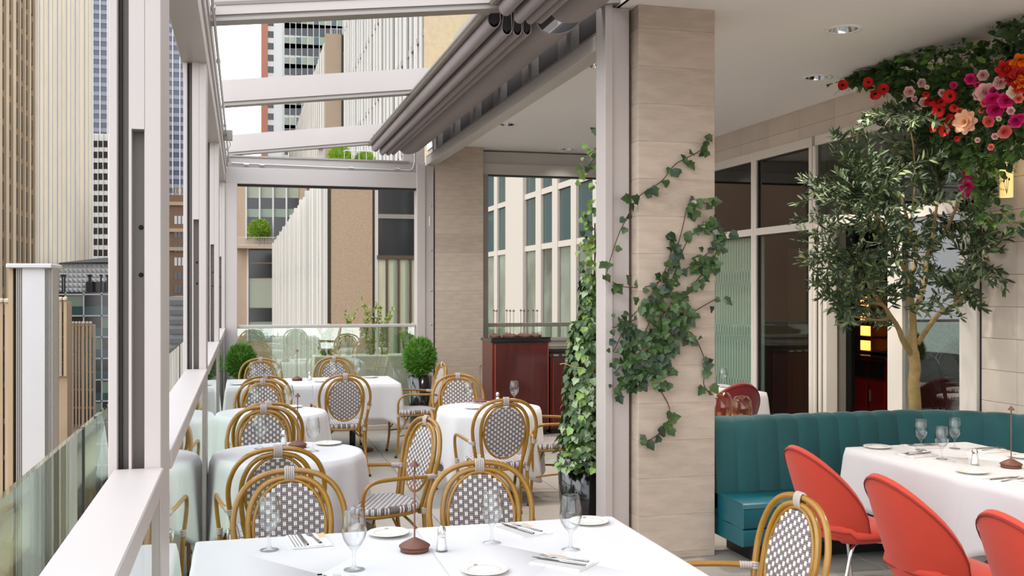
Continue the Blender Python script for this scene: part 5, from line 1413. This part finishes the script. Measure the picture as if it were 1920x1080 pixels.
for k, u in enumerate((100, 117, 121.5, 167, 170, 189.5, 201.5)):
    p = atY(u, 549, 173.0); t = thing('roof_lamp', 'thin black lamp post on the glass block roof, %s from the left' % ordn[k], 'lamp post', (p.x, 173, p.z), 0, 'roof lamp posts')
    MB().box((-0.1, -0.1, 0), (0.1, 0.1, 2.6)).build('post', 'gasket', t); MB().bbox((-0.25, -0.25, 2.6), (0.25, 0.25, 2.9), 0.05).build('head', 'gasket', t)
# ---- B7 low tan masonry wings
def wing(lb, Y, u0, u1, vtop, slots, v0, v1, pitch, m='tower_tan_dark'):
    t = thing('masonry_wing', lb, 'building', (0, 0, 0), 0, 'low tan masonry wings')
    a, b = atY(u0, vtop, Y), atY(u1, vtop, Y); MB().box((a.x, Y, -36), (b.x, Y + 2.5, a.z)).build('body', 'tower_tan', t)
    ua = [u0] + [s + pitch * 0.5 for s in slots]; ub = [s for s in slots] + [u1]
    for x0, x1 in zip(ua, ub):
        if x1 - x0 > 0.5:
            p, q = atY(x0, vtop - 2, Y), atY(x1, v1, Y); MB().box((p.x, Y - 0.35, q.z), (q.x, Y, p.z)).build('pier', 'tower_tan', t)
            c = atY((x0 + x1) / 2, vtop, Y); MB().bbox((p.x - 0.05, Y - 0.5, p.z), (q.x + 0.05, Y, p.z + 0.35), 0.08).build('pier_cap', 'tower_lime', t)
    for s in slots:
        n = 5
        for r in range(n):
            va = v0 + (v1 - v0) * r / n; vb = v0 + (v1 - v0) * (r + 0.86) / n
            p, q = atY(s, vb, Y), atY(s + pitch * 0.5, va, Y); MB().box((p.x, Y - 0.08, p.z), (q.x, Y, q.z)).build('window', 'win_dark', t)
    return t
wing('low tan masonry wing at the far left edge behind the pylon', 85.0, -30, 34, 570, [7, 22], 590, 930, 8)
wing('low tan masonry wing right of the pylon with four window slots', 95.0, 84, 126, 566, [91, 100, 108.5, 117], 585, 705, 7)
wing('farther low tan masonry wing with seven window slots', 130.0, 124, 174, 610, [133, 139, 145, 151, 159, 165.5, 172], 632, 800, 6)

# ---- the group beyond the far end
def railing(lb, a, b, h, n, group=None, m='tower_white'):
    t = thing('balcony_railing', lb, 'railing', (0, 0, 0), 0, group); a, b = Vector(a), Vector(b); w_ = max(0.012, h * 0.03)
    for f in (1.0, 0.12): MB().tube([a + Vector((0, 0, h * f)), b + Vector((0, 0, h * f))], w_, 6).build('rail', m, t)
    me = MB().box((-w_ * 0.6, -w_ * 0.6, 0), (w_ * 0.6, w_ * 0.6, h)).mesh('baluster', m)
    for k in range(n + 1): link('baluster', me, t, a.lerp(b, k / n))
    return t
TL = TF.copy(); TL.materials.clear(); TL.materials.append(M['leaf_lime'])
def shrub(lb, p, s):
    t = thing('shrub', lb, 'plant', p, 0); link('foliage', TL, t, (0, 0, 0.18 * s), None, (s, s, s * 0.8), kind='stuff')
    MB().tube([(0, 0, -0.1 * s), (0, 0, 0.15 * s)], 0.02 * s, 6).build('stem', 'bark', t); return t
cb = thing('far_office', 'tan office wing with glass bays and balcony beyond the far opening', 'building')
YC = 92.0
def PC(u, v): return atY(u, v, YC)
a, b = PC(395, 300), PC(575, 300); MB().box((a.x, YC, -36), (b.x, YC + 15, a.z)).build('body', 'tan_wall', cb)
for (u0, u1) in ((462, 486), (487.5, 511), (512.5, 536), (537.5, 560)):
    for (v0, v1, m) in ((305, 371, 'spandrel_green'), (372, 391, 'win_dark'), (392, 407, 'win_green'), (408, 446, 'win_dark')):
        p, q = PC(u0, v1), PC(u1, v0); MB().box((p.x, YC - 0.06, p.z), (q.x, YC, q.z)).build('window', m, cb)
for u in (461.5, 486.7, 511.8, 536.8): p = PC(u, 448); q = PC(u, 300); MB().box((p.x - 0.07, YC - 0.3, p.z), (p.x + 0.07, YC, q.z)).build('mullion', 'tower_white', cb)
for (v0, v1, m) in ((467, 492, 'win_dark'), (494, 521, 'win_dark'), (523, 577, 'spandrel_green'), (578, 603, 'win_dark'), (604, 640, 'win_green')):
    p, q = PC(467, v1), PC(512, v0); MB().box((p.x, YC - 0.06, p.z), (q.x, YC, q.z)).build('window', m, cb)
p, q = PC(464, 640), PC(466, 467); MB().box((p.x - 0.05, YC - 0.2, p.z), (q.x, YC, q.z)).build('mullion', 'tower_white', cb)
p, q = PC(440, 467), PC(525, 463); MB().box((p.x, YC - 2.0, p.z), (q.x, YC, q.z)).build('balcony_slab', 'tan_wall', cb)
a, b = PC(444, 463), PC(524, 463); railing('white balcony railing on the tan office wing', (a.x, YC - 1.9, a.z), (b.x, YC - 1.9, b.z), 0.75, 26)
p = PC(486, 452); shrub('round lime green shrub on the office balcony', (p.x, YC - 1.0, p.z), 5.0)
# D1 low ribbed block
YD = 30.0
d1 = thing('ribbed_block', 'low white ribbed block with stone corner pier and dark window beyond the far glass', 'building')
XD = atY(615, 545, YD).x; ZD = 5.25
MB().box((XD + 0.15, YD, -36), (9.5, 84, ZD)).build('body', 'rib_white', d1)
ym = YD + 0.2; k = 0
while ym < 83:
    wd = 0.55 + 0.25 * (k % 2)
    MB().box((XD - (0.12 if k % 3 else 0.2), ym, -36), (XD + 0.15, ym + wd * 0.62, ZD + 0.1)).build('rib', 'rib_white', d1); ym += wd * 1.75 + 0.02 * k; k += 1
zj = atX(619, 482, XD).z; MB().box((XD - 0.02, YD + 0.2, zj), (XD + 0.15, 84, zj + 0.06)).build('joint', 'alu_dark', d1)
def PD(u, v): return atY(u, v, YD)
def dbox(u0, u1, v0, v1, m, nm, d=0.1):
    p, q = PD(u0, v1), PD(u1, v0); MB().box((p.x, YD - d, p.z), (q.x, YD, q.z)).build(nm, m, d1)
dbox(607, 613, 330, 900, 'rib_white', 'jamb', 0.2); dbox(613, 620, 330, 900, 'bronze', 'bronze_strip', 0.05); dbox(620, 697, 325, 900, 'aggregate', 'corner_pier', 0.16); dbox(697, 702, 330, 900, 'bronze', 'bronze_strip', 0.05); dbox(702, 708, 330, 900, 'rib_white', 'jamb', 0.12)
dbox(708, 820, 330, 404, 'win_dark', 'window'); dbox(708, 820, 410, 480, 'win_dark', 'window'); dbox(708, 820, 404, 410, 'alu_dark', 'transom', 0.16); dbox(706, 820, 480, 486, 'bronze', 'transom', 0.18); dbox(706, 820, 486, 900, 'curtain', 'curtain_pane')
for k in range(8): dbox(722 + 11 * k + (4 if k % 2 else 0), 726 + 11 * k + (4 if k % 2 else 0), 487, 900, 'win_green' if k % 2 else 'bronze', 'curtain_fold', 0.14)
a, b = PD(606, 302), PD(860, 302); MB().box((a.x - 0.1, YD - 0.3, ZD), (b.x, YD + 0.3, a.z - 0.02)).build('roof_parapet', 'rib_white', d1)
railing('white roof railing above the ribbed block', (a.x + 0.6, YD - 0.1, a.z - 0.1), (b.x, YD - 0.1, a.z - 0.1), 0.42, 16)
p = PD(640, 298); shrub('bright green shrub on the ribbed block roof', (p.x, YD + 0.5, p.z - 0.25), 1.9); p = PD(690, 298); shrub('second green shrub behind the roof railing', (p.x, YD + 0.8, p.z - 0.3), 1.7)
# D2 tall ribbed block behind
Y2 = 80.0
d2 = thing('ribbed_tower', 'tall white ribbed tower with tan corner pier seen through the open roof', 'building')
a = atY(607, 65, Y2); b = atY(676, 65, Y2); MB().box((a.x + 0.3, Y2, -36), (b.x + 8, 150, a.z)).build('body', 'win_dark', d2)
for k in range(26): MB().box((a.x + 0.2, Y2 + 2.6 * k, -36), (a.x + 0.3, Y2 + 2.6 * k + 1.5, a.z)).build('rib', 'rib_white', d2)
p, q = atY(609, 900, Y2), atY(639, 66, Y2); MB().box((p.x, Y2 - 0.3, p.z), (q.x, Y2, q.z)).build('corner_pier', 'tan_wall', d2)
p, q = atY(642, 98, Y2), atY(673, 68, Y2); MB().box((p.x, Y2 - 0.1, p.z), (q.x, Y2, q.z)).build('window', 'win_teal', d2)
p, q = atY(642, 300, Y2), atY(680, 99, Y2); MB().box((p.x, Y2 - 0.1, p.z), (q.x, Y2, q.z)).build('window', 'win_green', d2)
p, q = atY(639, 300, Y2), atY(642, 66, Y2); MB().box((p.x, Y2 - 0.35, p.z), (q.x, Y2, q.z)).build('bronze_strip', 'bronze', d2)
a, b = atY(620, 66, Y2), atY(682, 66, Y2); railing('white railing on top of the ribbed tower', (a.x, Y2 + 0.5, a.z), (b.x, Y2 + 0.5, a.z), 0.65, 14)
# D3 near ribbed facade rising out of sight
d3 = thing('near_ribbed_facade', 'near white ribbed facade with dark window slots rising beside the awning', 'building')
Y0 = 40.0; XD3 = atY(795, 545, Y0).x; yf = atX(640, 545, XD3).y
MB().box((XD3 + 0.3, Y0, 5.3), (XD3 + 12, yf, 40)).build('body', 'win_dark', d3)
yy = Y0; k = 0
while yy < yf:
    wd = 0.55 if k % 2 else 0.85
    MB().box((XD3 + 0.22, yy, 5.3), (XD3 + 0.3, yy + wd, 40)).build('rib', 'rib_white', d3)
    MB().box((XD3 + 0.17, yy + wd * 0.35, 5.3), (XD3 + 0.22, yy + wd * 0.55, 40)).build('rib_edge', 'tower_white', d3)
    for j in range(4): MB().box((XD3 + 0.20, yy + wd, 8.0 + 4.2 * j), (XD3 + 0.30, yy + wd + 0.6, 8.28 + 4.2 * j)).build('bracket', 'alu_dark', d3)
    yy += wd + (0.6 if k % 3 else 1.0); k += 1
p = atY(795, 300, Y0); MB().box((p.x, Y0 - 0.2, 5.3), (p.x + 14, Y0, 40)).build('end_wall', 'tan_light', d3)
# T1 tower far behind
T1 = thing('brick_edged_tower', 'tall glass tower with red brick corner in the gap of open sky', 'building')
YT = 260.0
def PT(u, v): return atY(u, v, YT)
a, b = PT(490, 545), PT(760, 545); MB().box((a.x, YT, -36), (b.x, YT + 30, 90)).build('body', 'tower_white', T1)
q = PT(502, 545); MB().box((a.x, YT - 0.6, -36), (q.x, YT, 90)).build('brick_strip', 'brick_red', T1)
for r in range(14):
    p, q = PT(499, 268 - 22 * r), PT(513, 268 - 22 * r - 11); MB().box((p.x, YT - 0.1, p.z), (q.x, YT, q.z)).build('window', 'win_dark', T1)
for r in range(9):
    v = 290 - 37.5 * r
    for c in range(14):
        p, q = PT(533 + 11 * c, v - 12), PT(543 + 11 * c, v - 32); MB().box((p.x, YT - 0.1, p.z), (q.x, YT, q.z)).build('pane', ('win_green', 'spandrel_green', 'win_teal')[(c * 7 + r * 3) % 3], T1)
    p, q = PT(533, v), PT(690, v - 12); MB().box((p.x, YT - 0.1, p.z), (q.x, YT, q.z)).build('spandrel', 'win_dark', T1)
for c in range(15): p = PT(532 + 11 * c, 545); MB().box((p.x, YT - 0.4, 0), (p.x + 0.15, YT, 90)).build('mullion', 'tower_white', T1)
# E the wing seen through the far right opening
mat('mullion_cream', (176, 166, 152), 0.7)
mat('pane_low', (112, 118, 104), 0.12, 0, 0.55, 1.1, spec=0.6)
e1 = thing('courtyard_wing', 'white mullioned wing with dark upper panes seen past the cabinets', 'building')
XE = 5.6
def yE(u): return atX(u, 545, XE).y
MB().box((XE + 0.25, 13.2, -5), (9.4, 28.5, 9)).build('body', 'wall_beige', e1)
bays_ = [(895, 926), (932, 950), (983, 1004), (1014, 1035), (1045, 1070), (1080, 1111)]
for (u0, u1) in bays_:
    ya, yb = yE(u1), yE(u0)
    for (z0, z1, m) in ((0.2, 2.50, 'pane_low'), (2.62, 3.55, 'win_teal'), (3.68, 4.9, 'win_teal'), (5.0, 7.5, 'win_teal')):
        MB().box((XE + 0.05, ya, z0), (XE + 0.08, yb, z1)).build('pane', m, e1)
        MB().box((XE + 0.03, yb - 0.05, z0), (XE + 0.05, yb, z1)).build('gasket', 'alu_dark', e1)
    for z in (2.50, 3.56, 4.9): MB().box((XE + 0.01, ya, z), (XE + 0.2, yb, z + 0.11)).build('transom', 'mullion_cream', e1)
for (u0, u1, d) in ((926, 932, 0), (950, 983, 0.03), (1004, 1014, 0), (1035, 1045, 0), (1070, 1080, 0), (1111, 1150, 0)):
    MB().box((XE - d, yE(u1), -5), (XE + 0.22, yE(u0), 9)).build('mullion', 'mullion_cream', e1)
# planting just beyond the far glass panel
pl = thing('roof_planter', 'planter of loose yellow green shrubs behind the far glass panel', 'plant')
MB().bbox((0.9, 13.3, -0.5), (2.3, 13.7, 0.85), 0.01).build('trough', 'stone_pale', pl)
LV = Leaves([leaf_mesh(BRD, 'leaf_hedge'), leaf_mesh(BRD, 'leaf_lime')])
for q in range(30):
    x0 = rn.uniform(0.95, 2.25); h = 0.30 + 0.38 * math.exp(-((x0 - 1.62) / 0.35) ** 2) * rn.uniform(0.5, 1.1)
    P = smooth_path([(x0, 13.5, 0.85), (x0 + rn.uniform(-.05, .05), 13.5 + rn.uniform(-.1, .1), 0.85 + h * 0.6), (x0 + rn.uniform(-.14, .14), 13.5 + rn.uniform(-.1, .1), 0.9 + h)], 6)
    MB().tube(P, 0.004, 5).build('stem', 'bark', pl)
    for p in P:
        for s_ in range(4): LV.add(p + rv(0.015), rv(1) + Vector((0, 0, 0.6)), rv(1) + Vector((0, -0.4, 0.5)), rn.uniform(0.025, 0.05), rn.choice((0, 0, 1)))
LV.flush(pl)
